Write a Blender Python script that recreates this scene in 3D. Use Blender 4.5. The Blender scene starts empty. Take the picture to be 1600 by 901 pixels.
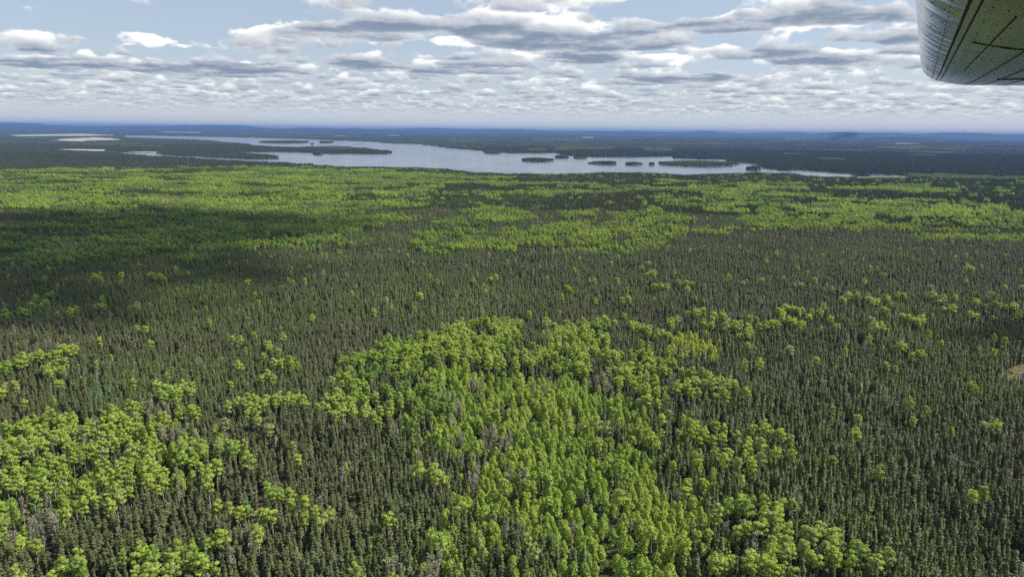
import bpy, math, random
import numpy as np
from mathutils import Vector, Matrix

random.seed(7)
RNG = np.random.default_rng(11)
scene = bpy.context.scene
COL = scene.collection

# ------------------------------------------------------------------ camera
H = 130.0                      # flying height over the forest floor, metres
FPX = 1142.0                   # focal length in pixels of a 1600 px wide frame
PITCH = math.radians(12.15)    # camera looks this far below the horizon
ROLL = math.radians(0.61)
HFW = 800.0
cp, sp = math.cos(PITCH), math.sin(PITCH)
F0 = np.array([0.0, cp, -sp]); R0 = np.array([1.0, 0, 0]); U0 = np.array([0.0, sp, cp])
RV = math.cos(ROLL) * R0 + math.sin(ROLL) * U0
UV = -math.sin(ROLL) * R0 + math.cos(ROLL) * U0
cam_d = bpy.data.cameras.new("camera")
cam_d.sensor_width = 36.0
cam_d.lens = FPX / 1600.0 * 36.0
cam_d.clip_start = 0.05
cam_d.clip_end = 200000.0
cam = bpy.data.objects.new("camera", cam_d)
COL.objects.link(cam)
cam.matrix_world = Matrix(((RV[0], UV[0], -F0[0], 0), (RV[1], UV[1], -F0[1], 0), (RV[2], UV[2], -F0[2], H), (0, 0, 0, 1)))
scene.camera = cam

# ------------------------------------------------------------------ light
SUN_AZ = math.radians(84)      # clockwise from the viewing direction (+Y)
SUN_EL = math.radians(50)
sun_dir = Vector((math.sin(SUN_AZ) * math.cos(SUN_EL), math.cos(SUN_AZ) * math.cos(SUN_EL), math.sin(SUN_EL)))
sd = bpy.data.lights.new("sun", 'SUN')
sd.energy = 5.0
sd.angle = math.radians(0.53)
sd.color = (1.0, 0.95, 0.86)
sun = bpy.data.objects.new("sun", sd)
COL.objects.link(sun)
sun.rotation_euler = sun_dir.to_track_quat('Z', 'Y').to_euler()
sun.location = (0, 0, 2000)

scene.view_settings.view_transform = 'Standard'
scene.view_settings.look = 'None'
scene.view_settings.exposure = 0.42
scene.view_settings.gamma = 1.0
scene.view_settings.use_curve_mapping = False
scene.render.engine = 'CYCLES'
scene.cycles.max_bounces = 5
scene.cycles.diffuse_bounces = 2
scene.cycles.glossy_bounces = 2
scene.cycles.transmission_bounces = 2
scene.cycles.transparent_max_bounces = 24
scene.cycles.volume_bounces = 0
scene.cycles.use_denoising = False


class NT:
    """small helper that wires shader nodes"""
    def __init__(self, tree):
        self.t = tree
    def n(self, kind, **kw):
        x = self.t.nodes.new(kind)
        for k, v in kw.items():
            setattr(x, k, v)
        return x
    def link(self, a, b):
        self.t.links.new(a, b)
    def put(self, sock, v):
        if isinstance(v, bpy.types.NodeSocket):
            self.t.links.new(v, sock)
        else:
            sock.default_value = v
    def m(self, op, a, b=None, c=None, clamp=False):
        x = self.t.nodes.new('ShaderNodeMath'); x.operation = op; x.use_clamp = clamp
        self.put(x.inputs[0], a)
        if b is not None: self.put(x.inputs[1], b)
        if c is not None: self.put(x.inputs[2], c)
        return x.outputs[0]
    def v(self, op, a, b=None, scale=None):
        x = self.t.nodes.new('ShaderNodeVectorMath'); x.operation = op
        self.put(x.inputs[0], a)
        if b is not None: self.put(x.inputs[1], b)
        if scale is not None: self.put(x.inputs['Scale'], scale)
        return x.outputs['Value'] if op in ('DOT_PRODUCT', 'LENGTH', 'DISTANCE') else x.outputs['Vector']
    def mix(self, f, a, b):
        x = self.t.nodes.new('ShaderNodeMix'); x.data_type = 'RGBA'
        self.put(x.inputs[0], f)
        for s, val in ((x.inputs[6], a), (x.inputs[7], b)):
            if isinstance(val, tuple) and len(val) == 3: val = (*val, 1.0)
            self.put(s, val)
        return x.outputs[2]
    def smooth(self, x, lo, hi):
        r = self.t.nodes.new('ShaderNodeMapRange'); r.interpolation_type = 'SMOOTHSTEP'
        self.put(r.inputs[0], x); self.put(r.inputs[1], lo); self.put(r.inputs[2], hi)
        return r.outputs[0]
    def noise(self, vec, scale, detail=4.0, rough=0.55, dim='3D'):
        x = self.t.nodes.new('ShaderNodeTexNoise'); x.noise_dimensions = dim
        if vec is not None: self.put(x.inputs['Vector'], vec)
        x.inputs['Scale'].default_value = scale; x.inputs['Detail'].default_value = detail
        x.inputs['Roughness'].default_value = rough
        return x.outputs['Fac']
    def ramp(self, fac, stops):
        r = self.t.nodes.new('ShaderNodeValToRGB')
        e = r.color_ramp.elements
        while len(e) < len(stops): e.new(0.5)
        for el, (p, c) in zip(e, stops):
            el.position = p; el.color = (*c, 1.0)
        self.put(r.inputs[0], fac)
        return r.outputs[0]


# ------------------------------------------------------------------ sky: Nishita air with a layer of fair-weather cumulus
# unrotated ray through a pixel of the 1600x901 photograph
def ray(u, v):
    u = np.asarray(u, float); v = np.asarray(v, float)
    d = F0 + ((u - 800.0) / FPX)[..., None] * RV + ((450.5 - v) / FPX)[..., None] * UV
    return d / np.linalg.norm(d, axis=-1, keepdims=True)

def ground_pt(u, v, z=0.0):
    d = ray(u, v)
    t = (H - z) / np.maximum(-d[..., 2], 1e-5)
    return d[..., :2] * t[..., None]

def project(x, y, z):
    p = np.stack([x, y, z - H], -1)
    w = p @ F0
    return 800.0 + FPX * (p @ RV) / w, 450.5 - FPX * (p @ UV) / w, np.linalg.norm(p, axis=-1)

world = bpy.data.worlds.new("World")
scene.world = world
world.use_nodes = True
wt = NT(world.node_tree)
world.node_tree.nodes.clear()
tc = wt.n('ShaderNodeTexCoord')
sky = wt.n('ShaderNodeTexSky', sky_type='NISHITA')
sky.sun_disc = False
sky.sun_elevation = SUN_EL
sky.sun_rotation = SUN_AZ
sky.altitude = 300.0
sky.air_density = 1.0
sky.dust_density = 0.7
sky.ozone_density = 1.0
SKYK = 0.082
dirv = wt.v('NORMALIZE', tc.outputs['Generated'])
sep = wt.n('ShaderNodeSeparateXYZ'); wt.link(dirv, sep.inputs[0])
dz = wt.m('MAXIMUM', sep.outputs[2], 0.012)
flat = wt.n('ShaderNodeCombineXYZ'); wt.link(sep.outputs[0], flat.inputs[0]); wt.link(sep.outputs[1], flat.inputs[1])
slope = wt.v('SCALE', flat.outputs[0], scale=wt.m('DIVIDE', 1.0, dz))      # ground run per unit of height
BASE, TOP, NL = 1.0, 1.46, 24                                            # cloud base and top, km above the eye
# the larger clouds, where they float: azimuth/elevation -> plan position (km), half sizes
BIG = [  # u, v of the middle of the base, half width px, half depth km, strength
    (770, 60, 90, 0.8, 0.17), (930, 62, 90, 0.8, 0.18), (470, 50, 100, 0.6, 0.17), (590, 46, 60, 0.5, 0.12), (1120, 42, 80, 0.5, 0.15), (1300, 26, 60, 0.5, 0.14),
    (1195, 90, 62, 0.8, 0.19), (1312, 93, 55, 0.7, 0.19), (1040, 126, 62, 1.2, 0.19), (1125, 122, 30, .9, .13), (930, 90, 95, 0.8, 0.18),
    (290, 110, 95, 1.3, 0.18), (390, 108, 50, 1.2, 0.16), (560, 104, 60, 1.0, 0.15), (720, 108, 90, 1.0, 0.15), (1400, 60, 60, 0.7, 0.16),
    (60, 100, 60, 1.2, 0.15),
]
GAPS = [(270, 40, 130, 1.5, -0.24), (650, 75, 60, 0.7, -0.16), (1060, 14, 60, 0.6, -0.2), (1020, 85, 40, 0.6, -0.16), (1120, 100, 50, 1.2, -0.16), (120, 40, 120, 1.2, -.2), (1350, 70, 40, .5, -.12)]
def blob_field(h):
    tot = None
    P = wt.v('SCALE', slope, scale=h)
    for (u, v, hw, dep, s) in BIG + GAPS:
        d = ray(u, v); c = d[:2] / d[2] * BASE
        dist = float(np.linalg.norm(c)); a = math.atan2(c[0], c[1])
        w = dist * hw / FPX
        # rotate so that local y runs away from the viewer
        q = wt.n('ShaderNodeMapping', vector_type='TEXTURE')
        q.inputs['Location'].default_value = (float(c[0]), float(c[1]), 0)
        q.inputs['Rotation'].default_value = (0, 0, -a)
        q.inputs['Scale'].default_value = (w, dep, 1)
        wt.link(P, q.inputs['Vector'])
        r2 = wt.v('DOT_PRODUCT', q.outputs[0], q.outputs[0])
        g = wt.m('MULTIPLY', wt.m('POWER', 2.718, wt.m('MULTIPLY', r2, -0.9)), s * 0.95)
        tot = g if tot is None else wt.m('ADD', tot, g)
    return tot
f_low, f_high = blob_field(BASE), blob_field(TOP)
DARK, LIT = (0.18, 0.23, 0.315), (0.88, 0.88, 0.86)
trans = None; acc = None
wn = wt.n('ShaderNodeTexWhiteNoise', noise_dimensions='3D')              # every ray samples its own heights, so the slices never show
wt.link(wt.v('SCALE', dirv, scale=71931.7), wn.inputs['Vector'])
for k in range(NL):
    f = wt.m('MULTIPLY', wt.m('ADD', wn.outputs['Value'], float(k) if trans is None else wt.m('MULTIPLY_ADD', trans, 1e-6, float(k))), 1.0 / NL)   # slices are worked through in order
    h = wt.m('MULTIPLY_ADD', f, TOP - BASE, BASE)
    P = wt.v('SCALE', slope, scale=h)
    cz = wt.n('ShaderNodeCombineXYZ'); cz.inputs[0].default_value = 3.7; cz.inputs[1].default_value = 1.3
    wt.link(wt.m('MULTIPLY', h, 1.7), cz.inputs[2])
    P3 = wt.v('ADD', P, cz.outputs[0])
    n1 = wt.noise(P3, 1.16, 8.0, 0.57)
    bl = wt.m('ADD', f_low, wt.m('MULTIPLY', wt.m('SUBTRACT', f_high, f_low), f))
    dens = wt.m('ADD', n1, bl)
    th = wt.m('MULTIPLY_ADD', wt.m('POWER', f, 1.2), 0.20, 0.540)
    over = wt.m('SUBTRACT', dens, th)
    a = wt.m('MULTIPLY', wt.smooth(over, 0.0, 0.03), 0.8)
    # sunlit where the cloud thins towards the sun
    n2 = wt.noise(wt.v('ADD', P3, (sun_dir.x * 0.09, sun_dir.y * 0.09, sun_dir.z * 0.10)), 1.16, 4.0, 0.57)
    lit = wt.m('MULTIPLY_ADD', wt.m('SUBTRACT', n1, n2), 3.2, wt.m('MULTIPLY_ADD', f, 2.6, -0.08), clamp=True)
    thick = wt.smooth(over, 0.0, 0.11)
    lit = wt.m('MAXIMUM', lit, wt.m('MULTIPLY', wt.m('SUBTRACT', 1.0, thick), wt.m('MULTIPLY_ADD', f, 0.5, 0.45)))
    c = wt.mix(lit, DARK, LIT)
    if trans is None:
        acc = wt.v('SCALE', c, scale=a); trans = wt.m('SUBTRACT', 1.0, a)
    else:
        acc = wt.v('ADD', acc, wt.v('SCALE', c, scale=wt.m('MULTIPLY', a, trans)))
        trans = wt.m('MULTIPLY', trans, wt.m('SUBTRACT', 1.0, a))
skyc = wt.mix(0.45, wt.v('SCALE', wt.v('MULTIPLY', sky.outputs[0], (1.02, .98, 1.06)), scale=SKYK), (0.45, 0.525, 0.60))     # thin veil of high cirrus
HAZEC = (0.525, 0.55, 0.57)
clouded = wt.v('ADD', acc, wt.v('SCALE', skyc, scale=trans))
fade = wt.m('MULTIPLY', wt.smooth(sep.outputs[2], 0.034, 0.014), 0.92)   # far clouds melt into the pale air over the horizon
clouded = wt.mix(fade, clouded, HAZEC)
bg = wt.n('ShaderNodeBackground'); bg.inputs['Strength'].default_value = 0.1
wt.link(wt.v('SCALE', clouded, scale=10.0), bg.inputs['Color'])
wo = wt.n('ShaderNodeOutputWorld'); wt.link(bg.outputs[0], wo.inputs['Surface'])
world.cycles.sampling_method = 'MANUAL'
world.cycles.sample_map_resolution = 512

# ------------------------------------------------------------------ helpers
def vnoise(x, y, scale, seed=0, octaves=1):
    out = np.zeros_like(x, dtype=float); amp = 1.0; tot = 0
    for o in range(octaves):
        r = np.random.default_rng(seed * 97 + o).random((256, 256))
        xs, ys = x / scale + 1000.37 * (o + 1), y / scale + 777.1 * (o + 1)
        xi, yi = np.floor(xs).astype(int), np.floor(ys).astype(int)
        fx, fy = xs - xi, ys - yi
        fx = fx * fx * (3 - 2 * fx); fy = fy * fy * (3 - 2 * fy)
        g = lambda i, j: r[(xi + i) % 256, (yi + j) % 256]
        out += amp * ((g(0, 0) * (1 - fx) + g(1, 0) * fx) * (1 - fy) + (g(0, 1) * (1 - fx) + g(1, 1) * fx) * fy)
        tot += amp; amp *= 0.5; scale *= 0.5
    return out / tot

def inside(poly, u, v):
    poly = np.asarray(poly, float); res = np.zeros(u.shape, bool); n = len(poly)
    m = (u >= poly[:, 0].min()) & (u <= poly[:, 0].max()) & (v >= poly[:, 1].min()) & (v <= poly[:, 1].max())
    if not m.any(): return res
    uu, vv = u[m], v[m]; r = np.zeros(uu.shape, bool)
    for i in range(n):
        x1, y1 = poly[i]; x2, y2 = poly[i - 1]
        if y1 == y2: continue
        c = ((y1 > vv) != (y2 > vv)) & (uu < (x2 - x1) * (vv - y1) / (y2 - y1) + x1)
        r ^= c
    res[m] = r
    return res

def mesh(name, verts, faces, mats=(), midx=None, smooth=False):
    me = bpy.data.meshes.new(name)
    me.from_pydata([tuple(map(float, p)) for p in verts], [], [tuple(map(int, q)) for q in faces])
    for m in mats: me.materials.append(m)
    if midx is not None: me.polygons.foreach_set('material_index', np.asarray(midx, dtype=np.int32))
    if smooth: me.polygons.foreach_set('use_smooth', np.ones(len(me.polygons), bool))
    me.update()
    return me

def obj(name, me, parent=None, link=True):
    o = bpy.data.objects.new(name, me)
    if link: COL.objects.link(o)
    if parent: o.parent = parent
    return o

def thing(name, label, cat, loc=(0, 0, 0), rz=0.0, group=None):
    o = bpy.data.objects.new(name, None); COL.objects.link(o)
    o.location = loc; o.rotation_euler = (0, 0, rz); o.empty_display_size = 0.5
    o['label'] = label; o['category'] = cat
    if group: o['group'] = group
    return o

def material(name):
    m = bpy.data.materials.new(name); m.use_nodes = True
    t = NT(m.node_tree); m.node_tree.nodes.clear()
    return m, t

# ------------------------------------------------------------------ materials
def leaf_material(name, stops, transl, jitter=0.35):
    m, t = material(name)
    at = t.n('ShaderNodeAttribute', attribute_type='INSTANCER', attribute_name='tint')
    oi = t.n('ShaderNodeObjectInfo')
    tint = t.m('ADD', at.outputs['Fac'], t.m('MULTIPLY', t.m('SUBTRACT', oi.outputs['Random'], 0.5), 0.25), clamp=True)
    col = t.ramp(tint, stops)
    tco = t.n('ShaderNodeTexCoord')
    nz = t.noise(tco.outputs['Object'], 1.3, 2.0)
    col = t.v('SCALE', col, scale=t.m('MULTIPLY_ADD', t.m('SUBTRACT', nz, 0.5), jitter * 2.0, 1.0))
    ge = t.n('ShaderNodeNewGeometry')
    col = t.v('SCALE', col, scale=t.m('MULTIPLY_ADD', ge.outputs['Random Per Island'], 0.66, 0.67))      # every spray and leaf its own tone
    pr = t.n('ShaderNodeBsdfPrincipled')
    t.link(col, pr.inputs['Base Color']); pr.inputs['Roughness'].default_value = 0.6
    pr.inputs['Specular IOR Level'].default_value = 0.25
    out = t.n('ShaderNodeOutputMaterial')
    if transl > 0:
        tr = t.n('ShaderNodeBsdfTranslucent')
        t.link(t.v('MULTIPLY', col, (1.15, 1.1, 0.7)), tr.inputs['Color'])
        mx = t.n('ShaderNodeMixShader'); mx.inputs[0].default_value = transl
        t.link(pr.outputs[0], mx.inputs[1]); t.link(tr.outputs[0], mx.inputs[2]); t.link(mx.outputs[0], out.inputs[0])
    else:
        t.link(pr.outputs[0], out.inputs[0])
    return m

M_SPRUCE = leaf_material("spruce_needles", [(0.0, (0.101, 0.104, 0.040)), (0.45, (0.084, 0.104, 0.032)), (1.0, (0.118, 0.156, 0.034))], 0.14)
M_ASPEN = leaf_material("aspen_leaves", [(0.0, (0.33, 0.385, 0.14)), (0.32, (0.39, 0.49, 0.078)), (0.65, (0.27, 0.380, 0.070)), (1.0, (0.16, 0.250, 0.066))], 0.42)
M_POPLAR = leaf_material("poplar_leaves", [(0.0, (0.43, 0.49, 0.085)), (0.5, (0.33, 0.45, 0.080)), (1.0, (0.20, 0.33, 0.075))], 0.44)
M_LARCH = leaf_material("larch_needles", [(0.0, (0.14, 0.22, 0.09)), (1.0, (0.10, 0.20, 0.09))], 0.25)
M_TWIG = leaf_material("bare_twigs", [(0.0, (0.24, 0.22, 0.17)), (0.6, (0.22, 0.22, 0.13)), (1.0, (0.25, 0.28, 0.12))], 0.1)
M_SHRUB = leaf_material("shrub_leaves", [(0.0, (0.12, 0.14, 0.05)), (1.0, (0.12, 0.20, 0.03))], 0.3)
M_SEDGE = leaf_material("dry_sedge", [(0.0, (0.36, 0.34, 0.22)), (1.0, (0.37, 0.32, 0.18))], 0.2)

M_SHADED_SPRUCE = leaf_material("shaded_spruce_needles", [(0.0, (0.040, 0.046, 0.028)), (1.0, (0.055, 0.072, 0.030))], 0.05)  # darker copy for the far woods: cloud shade and gaps put into the colour
M_FAR_ASPEN = leaf_material("old_aspen_leaves", [(0.0, (0.19, 0.23, 0.07)), (1.0, (0.11, 0.15, 0.05))], 0.2)  # darker, duller leaf tone for the distant aspens

def bark(name, c1, c2, sc):
    m, t = material(name)
    tco = t.n('ShaderNodeTexCoord')
    col = t.mix(t.smooth(t.noise(tco.outputs['Object'], sc, 3.0), 0.42, 0.6), c1, c2)
    pr = t.n('ShaderNodeBsdfPrincipled'); t.link(col, pr.inputs['Base Color']); pr.inputs['Roughness'].default_value = 0.85
    out = t.n('ShaderNodeOutputMaterial'); t.link(pr.outputs[0], out.inputs[0])
    return m
M_BARK = bark("spruce_bark", (0.11, 0.09, 0.075), (0.06, 0.05, 0.045), 3.0)
M_PALE = bark("pale_bark", (0.42, 0.40, 0.34), (0.22, 0.21, 0.18), 2.0)
M_GREY = bark("dead_wood", (0.30, 0.28, 0.25), (0.18, 0.165, 0.15), 3.0)

# ------------------------------------------------------------------ lakes, bogs, islands (outlines traced in plan)
LAKE = [(190, 211.2), (240, 212), (300, 213), (400, 215), (470, 217), (530, 219.5), (585, 221), (600, 223), (665, 225.5), (690, 229),
        (705, 231), (750, 234.5), (765, 237), (800, 238.5), (830, 238.5), (870, 238), (878, 241), (920, 244.5), (985, 245), (1050, 243.5),
        (1060, 247), (1143, 248.5), (1140, 252), (1175, 255), (1186, 257), (1190, 261), (1225, 265.5), (1240, 264), (1290, 267.5), (1330, 270.5), (1342, 272.5),
        (1336, 281), (1290, 281), (1260, 279), (1235, 275), (1200, 274), (1150, 275), (1110, 276), (1070, 278), (1000, 274), (930, 274),
        (870, 276), (800, 275.5), (740, 274), (700, 269), (650, 266), (600, 265), (540, 264), (500, 261), (450, 257), (400, 255.5), (350, 252.5),
        (300, 249.5), (240, 246), (210, 244), (160, 240), (160, 236), (200, 237), (240, 238.5), (262, 241), (300, 243.5), (350, 246), (395, 248),
        (427, 247), (425, 245), (410, 243.5), (380, 242), (340, 240), (330, 238.2), (400, 237.3), (440, 236.8), (470, 237.2), (500, 239.6),
        (560, 239.8), (600, 240.4), (614, 238), (600, 237), (580, 235), (545, 231.5), (500, 230.5), (470, 231.5), (430, 231), (400, 229),
        (365, 224.5), (330, 221.5), (300, 219), (185, 215)]
WATERS = [LAKE,
          [(1340, 271), (1392, 271.8), (1396, 274), (1386, 275.4), (1346, 275.4)],
          [(1296, 217.2), (1318, 215.4), (1338, 214.4), (1342, 217.4), (1315, 218.8), (1298, 219)],
          [(1222, 217.0), (1254, 216.4), (1255, 218.8), (1224, 219)],
          [(909, 215.0), (927, 214.4), (927, 217.0), (910, 217)],
          [(521, 211.4), (543, 211.2), (543, 213.6), (522, 213.6)], [(606, 212.6), (625, 212.4), (624, 214.8), (607, 214.8)],
          [(238, 206.2), (312, 207.4), (314, 209.8), (262, 209.2)],
          [(8, 219.3), (80, 219.8), (80, 221.3), (8, 220.8)],
          [(18, 246.5), (55, 245.5), (56, 247.2), (20, 248.3)],
          [(1592, 584), (1606, 579), (1622, 581), (1622, 600), (1604, 598), (1594, 592)]]
BOGS = [[(80, 217.5), (150, 214.5), (188, 217), (187, 220), (120, 222.5), (78, 221)],
        [(70, 234), (100, 233), (165, 233.5), (165, 239), (120, 237.5), (80, 236)],
        [(165, 236.5), (250, 237.2), (250, 239), (165, 239.5)],
        [(8, 211), (130, 209), (185, 211.5), (185, 213), (20, 214)],
        [(1338, 275.5), (1386, 275.5), (1398, 274.2), (1418, 275), (1422, 282.6), (1336, 282.6)],
        [(1512, 256.4), (1552, 257.5), (1552, 258.2), (1512, 257.6)], [(1560, 258.4), (1596, 259.4), (1596, 260.2), (1560, 259.4)],
        [(1445, 247), (1462, 247.4), (1460, 248.8), (1447, 248.2)], [(1425, 245.6), (1440, 246), (1438, 247)],
        [(1398, 224.5), (1438, 224), (1438, 225.6), (1400, 226)],
        [(1534, 251.2), (1560, 250.4), (1560, 251.4), (1534, 252.2)]]
# islands: u left, u right, v of the tree tops, v of the near shore
ISLES = [("long low island with dark spruces off the far shore", 406, 480, 218.6, 224), ("round dark island beside the long low one", 499, 520, 219.5, 223.6),
         ("tiny islet under the round dark island", 489, 505, 237.6, 241.2), ("tiny islet between the peninsula and the far shore", 486, 490, 224.4, 226),
         ("small dark island close to the far shore of the open lake", 758, 782, 235, 240.2),
         ("dark flat topped island alone in the middle of the lake", 814, 867, 245, 252), ("low island just beyond the flat topped one", 866, 889, 242.6, 246.6),
         ("short island with domed trees near the far shore point", 896, 917, 243, 247.2), ("narrow dark island trailing a spit of rock", 920, 965, 251, 256),
         ("low islet at the end of the rocky spit", 976, 1004, 253.8, 257.2), ("islet beside the largest island", 1014, 1023, 254.6, 257.4),
         ("largest wooded island with two humps of trees", 1028, 1150, 248.8, 260), ("low islet at the mouth of the bright bay", 1166, 1188, 261.6, 264.8)]
ISLE_POLY = []
for (lab, u0, u1, vt, vb) in ISLES:
    uc, hw = (u0 + u1) / 2, (u1 - u0) / 2
    dist = float(np.linalg.norm(ground_pt(uc, vb)))
    tp = 12.0 * FPX / dist
    vf = min(vt + tp, vb - 1.0)
    pts = []
    r = np.random.default_rng(int(u0))
    for k in range(28):
        a = 2 * math.pi * k / 28
        wob = 1 + 0.34 * (r.random() - 0.5)
        x = uc + hw * wob * math.cos(a)
        y = (vf + vb) / 2 + (vb - vf) / 2 * wob * math.sin(a)
        pts.append((x, y))
    ISLE_POLY.append(pts)
CLEARINGS = [[(398, 800), (408, 788), (420, 800), (416, 850), (402, 874), (386, 852)], [(540, 792), (556, 783), (564, 796), (562, 828), (546, 832)],
             [(378, 858), (388, 850), (392, 866), (380, 872)], [(1562, 588), (1582, 574), (1612, 566), (1628, 600), (1616, 612), (1592, 608), (1570, 602)],
             [(470, 872), (484, 868), (486, 884), (474, 890)], [(68, 632), (92, 626), (96, 634), (74, 640)], [(560, 765), (572, 762), (574, 772), (562, 776)]]

def in_water(u, v):
    w = np.zeros(u.shape, bool)
    for p in WATERS: w |= inside(p, u, v)
    return w
def on_isle(u, v):
    w = np.zeros(u.shape, bool)
    for p in ISLE_POLY: w |= inside(p, u, v)
    return w
def in_bog(u, v):
    w = np.zeros(u.shape, bool)
    for p in BOGS: w |= inside(p, u, v)
    return w

# ------------------------------------------------------------------ ground
HILLS = [  # x km, y km, radius across, radius in depth, height m   (all beyond the lakes)
    (9.5, 18.5, 1.9, 0.9, 62), (-6.5, 25, 4, 1.5, 85), (3, 30, 5, 2, 105), (16, 30, 5, 2, 105), (-14, 32, 6, 2, 122), (-24, 34, 6, 2, 124),
    (9, 36, 4, 1.5, 118), (23, 36, 6, 2, 116), (-3, 39, 5, 2, 122), (14.5, 40, 3, 1.5, 122), (30, 42, 7, 2.5, 120), (-33, 40, 7, 2, 126),
    (4.5, 14.2, 1.5, 0.5, 26), (-1.2, 12.5, 2.0, 0.5, 22), (7.2, 11.5, 1.8, 0.45, 24), (2.0, 9.2, 1.1, 0.3, 18), (5.6, 8.0, 1.2, 0.35, 20),
    (-2.6, 15.5, 1.8, 0.5, 28), (0.6, 19, 2.5, 0.6, 46), (-9, 20, 2.5, 0.7, 40), (12.5, 24, 2.2, 0.8, 70), (-17, 25, 3, 1, 66),
]
def height(x, y):
    z = np.zeros_like(x, dtype=float)
    for (hx, hy, rx, ry, h) in HILLS:
        z += h * (1.55 if hy > 22 else 1.0) * np.exp(-(((x / 1000 - hx) / rx) ** 2 + ((y / 1000 - hy) / ry) ** 2))
    d = np.hypot(x, y)
    k = np.clip((d - 20000) / 14000, 0, 1)
    z += k * 330 * np.clip(vnoise(x, y, 2000, 5, 3) - .46, 0, 1)
    z = np.minimum(z, 250.0)
    # a low knoll before the bog and another behind the near shore
    z += 13 * np.exp(-(((x + 1775) / 110) ** 2 + ((y - 2950) / 120) ** 2))
    return z

fine = np.radians(np.arange(-47, 47.01, 0.16)); coarse = np.radians(np.arange(49, 312, 3.0))
ang = np.concatenate([fine, coarse])
rad = np.concatenate([[3, 60, 120], np.geomspace(180, 2400, 60), np.geomspace(2450, 20000, 110), np.geomspace(20300, 47000, 90)])
A, Rr = np.meshgrid(ang, rad)
gx, gy = Rr * np.sin(A), Rr * np.cos(A)
gz = height(gx, gy)
gv = np.stack([gx, gy, gz], -1).reshape(-1, 3)
na, nr = len(ang), len(rad)
ii, jj = np.meshgrid(np.arange(nr - 1), np.arange(na), indexing='ij')
a0 = ii * na + jj; a1 = ii * na + (jj + 1) % na
gf = np.stack([a0, a1, a1 + na, a0 + na], -1).reshape(-1, 4)
# middle fan
gv = np.vstack([gv, [[0, 0, 0]]])
gm, t = material("forest_floor")
geo = t.n('ShaderNodeNewGeometry')
n_a = t.noise(geo.outputs['Position'], 0.0035, 4.0)
n_b = t.noise(geo.outputs['Position'], 0.22, 4.0, 0.65)
far_n = t.noise(t.v('MULTIPLY', geo.outputs['Position'], (0.0011, 0.0007, 0.0)), 1.0, 6.0, 0.6)
near_c = t.mix(t.smooth(n_b, 0.35, 0.7), (0.028, 0.027, 0.016), (0.075, 0.066, 0.034))
near_c = t.mix(t.smooth(n_a, 0.5, 0.7), near_c, (0.045, 0.06, 0.02))
far_c = t.mix(t.smooth(far_n, 0.54, 0.70), (0.028, 0.037, 0.018), (0.075, 0.105, 0.034))
dd = t.v('LENGTH', geo.outputs['Position'])
gcol = t.mix(t.smooth(dd, 5000.0, 9000.0), near_c, far_c)
pr = t.n('ShaderNodeBsdfPrincipled'); t.link(gcol, pr.inputs['Base Color']); pr.inputs['Roughness'].default_value = 0.95
pr.inputs['Specular IOR Level'].default_value = 0.1
bmp = t.n('ShaderNodeBump'); bmp.inputs['Strength'].default_value = 0.6; bmp.inputs['Distance'].default_value = 0.4
t.link(n_b, bmp.inputs['Height']); t.link(bmp.outputs[0], pr.inputs['Normal'])
o_ = t.n('ShaderNodeOutputMaterial'); t.link(pr.outputs[0], o_.inputs[0])
gme = bpy.data.meshes.new("ground")
fan = [(len(gv) - 1, (j + 1) % na, j) for j in range(na)]
gme.from_pydata(gv.tolist(), [], gf[:, ::-1].tolist() + fan)
gme.materials.append(gm)
gme.polygons.foreach_set('use_smooth', np.ones(len(gme.polygons), bool))
gme.update()
ground = obj("ground", gme); ground['kind'] = 'structure'; ground['label'] = 'dark mossy forest floor reaching to the horizon'

# water
wm, t = material("lake_water")
geo = t.n('ShaderNodeNewGeometry')
pr = t.n('ShaderNodeBsdfPrincipled')
pr.inputs['Base Color'].default_value = (0.03, 0.045, 0.055, 1); pr.inputs['Roughness'].default_value = 0.16
pr.inputs['IOR'].default_value = 1.33
w1 = t.noise(t.v('MULTIPLY', geo.outputs['Position'], (0.35, 0.14, 0.0)), 1.0, 3.0)
w2 = t.noise(t.v('MULTIPLY', geo.outputs['Position'], (0.004, 0.0016, 0.0)), 1.0, 4.0)
t.put(pr.inputs['Roughness'], t.m('MULTIPLY_ADD', w2, 0.16, 0.02))
bmp = t.n('ShaderNodeBump'); bmp.inputs['Strength'].default_value = 0.03; bmp.inputs['Distance'].default_value = 0.2
t.link(w1, bmp.inputs['Height']); t.link(bmp.outputs[0], pr.inputs['Normal'])
o_ = t.n('ShaderNodeOutputMaterial'); t.link(pr.outputs[0], o_.inputs[0])

def wobble(poly, step=6.0, amp=0.35, seed=0):
    """a traced outline with a slightly ragged shore"""
    r = np.random.default_rng(seed); out = []
    for i in range(len(poly)):
        a, b = np.array(poly[i]), np.array(poly[(i + 1) % len(poly)])
        n = max(1, int(np.linalg.norm(b - a) / step))
        for k in range(n):
            p = a + (b - a) * k / n
            out.append((p[0] + (r.random() - 0.5) * 2, p[1] + (r.random() - 0.5) * amp))
    return out

def sheet(name, poly, z, mat, label, kind='structure', seed=0, amp=0.35):
    p = np.array(wobble(poly, seed=seed, amp=amp)) if amp else np.array(poly)
    g = ground_pt(p[:, 0], p[:, 1])
    import bmesh
    bm = bmesh.new()
    vs = [bm.verts.new((float(q[0]), float(q[1]), z)) for q in g]
    f = bm.faces.new(vs)
    if f.normal.z < 0: f.normal_flip()
    bmesh.ops.triangulate(bm, faces=[f])
    me = bpy.data.meshes.new(name); bm.to_mesh(me); bm.free(); me.materials.append(mat)
    if me.polygons[0].normal.z < 0: me.flip_normals()
    o = obj(name, me); o['kind'] = kind; o['label'] = label
    return o

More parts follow.
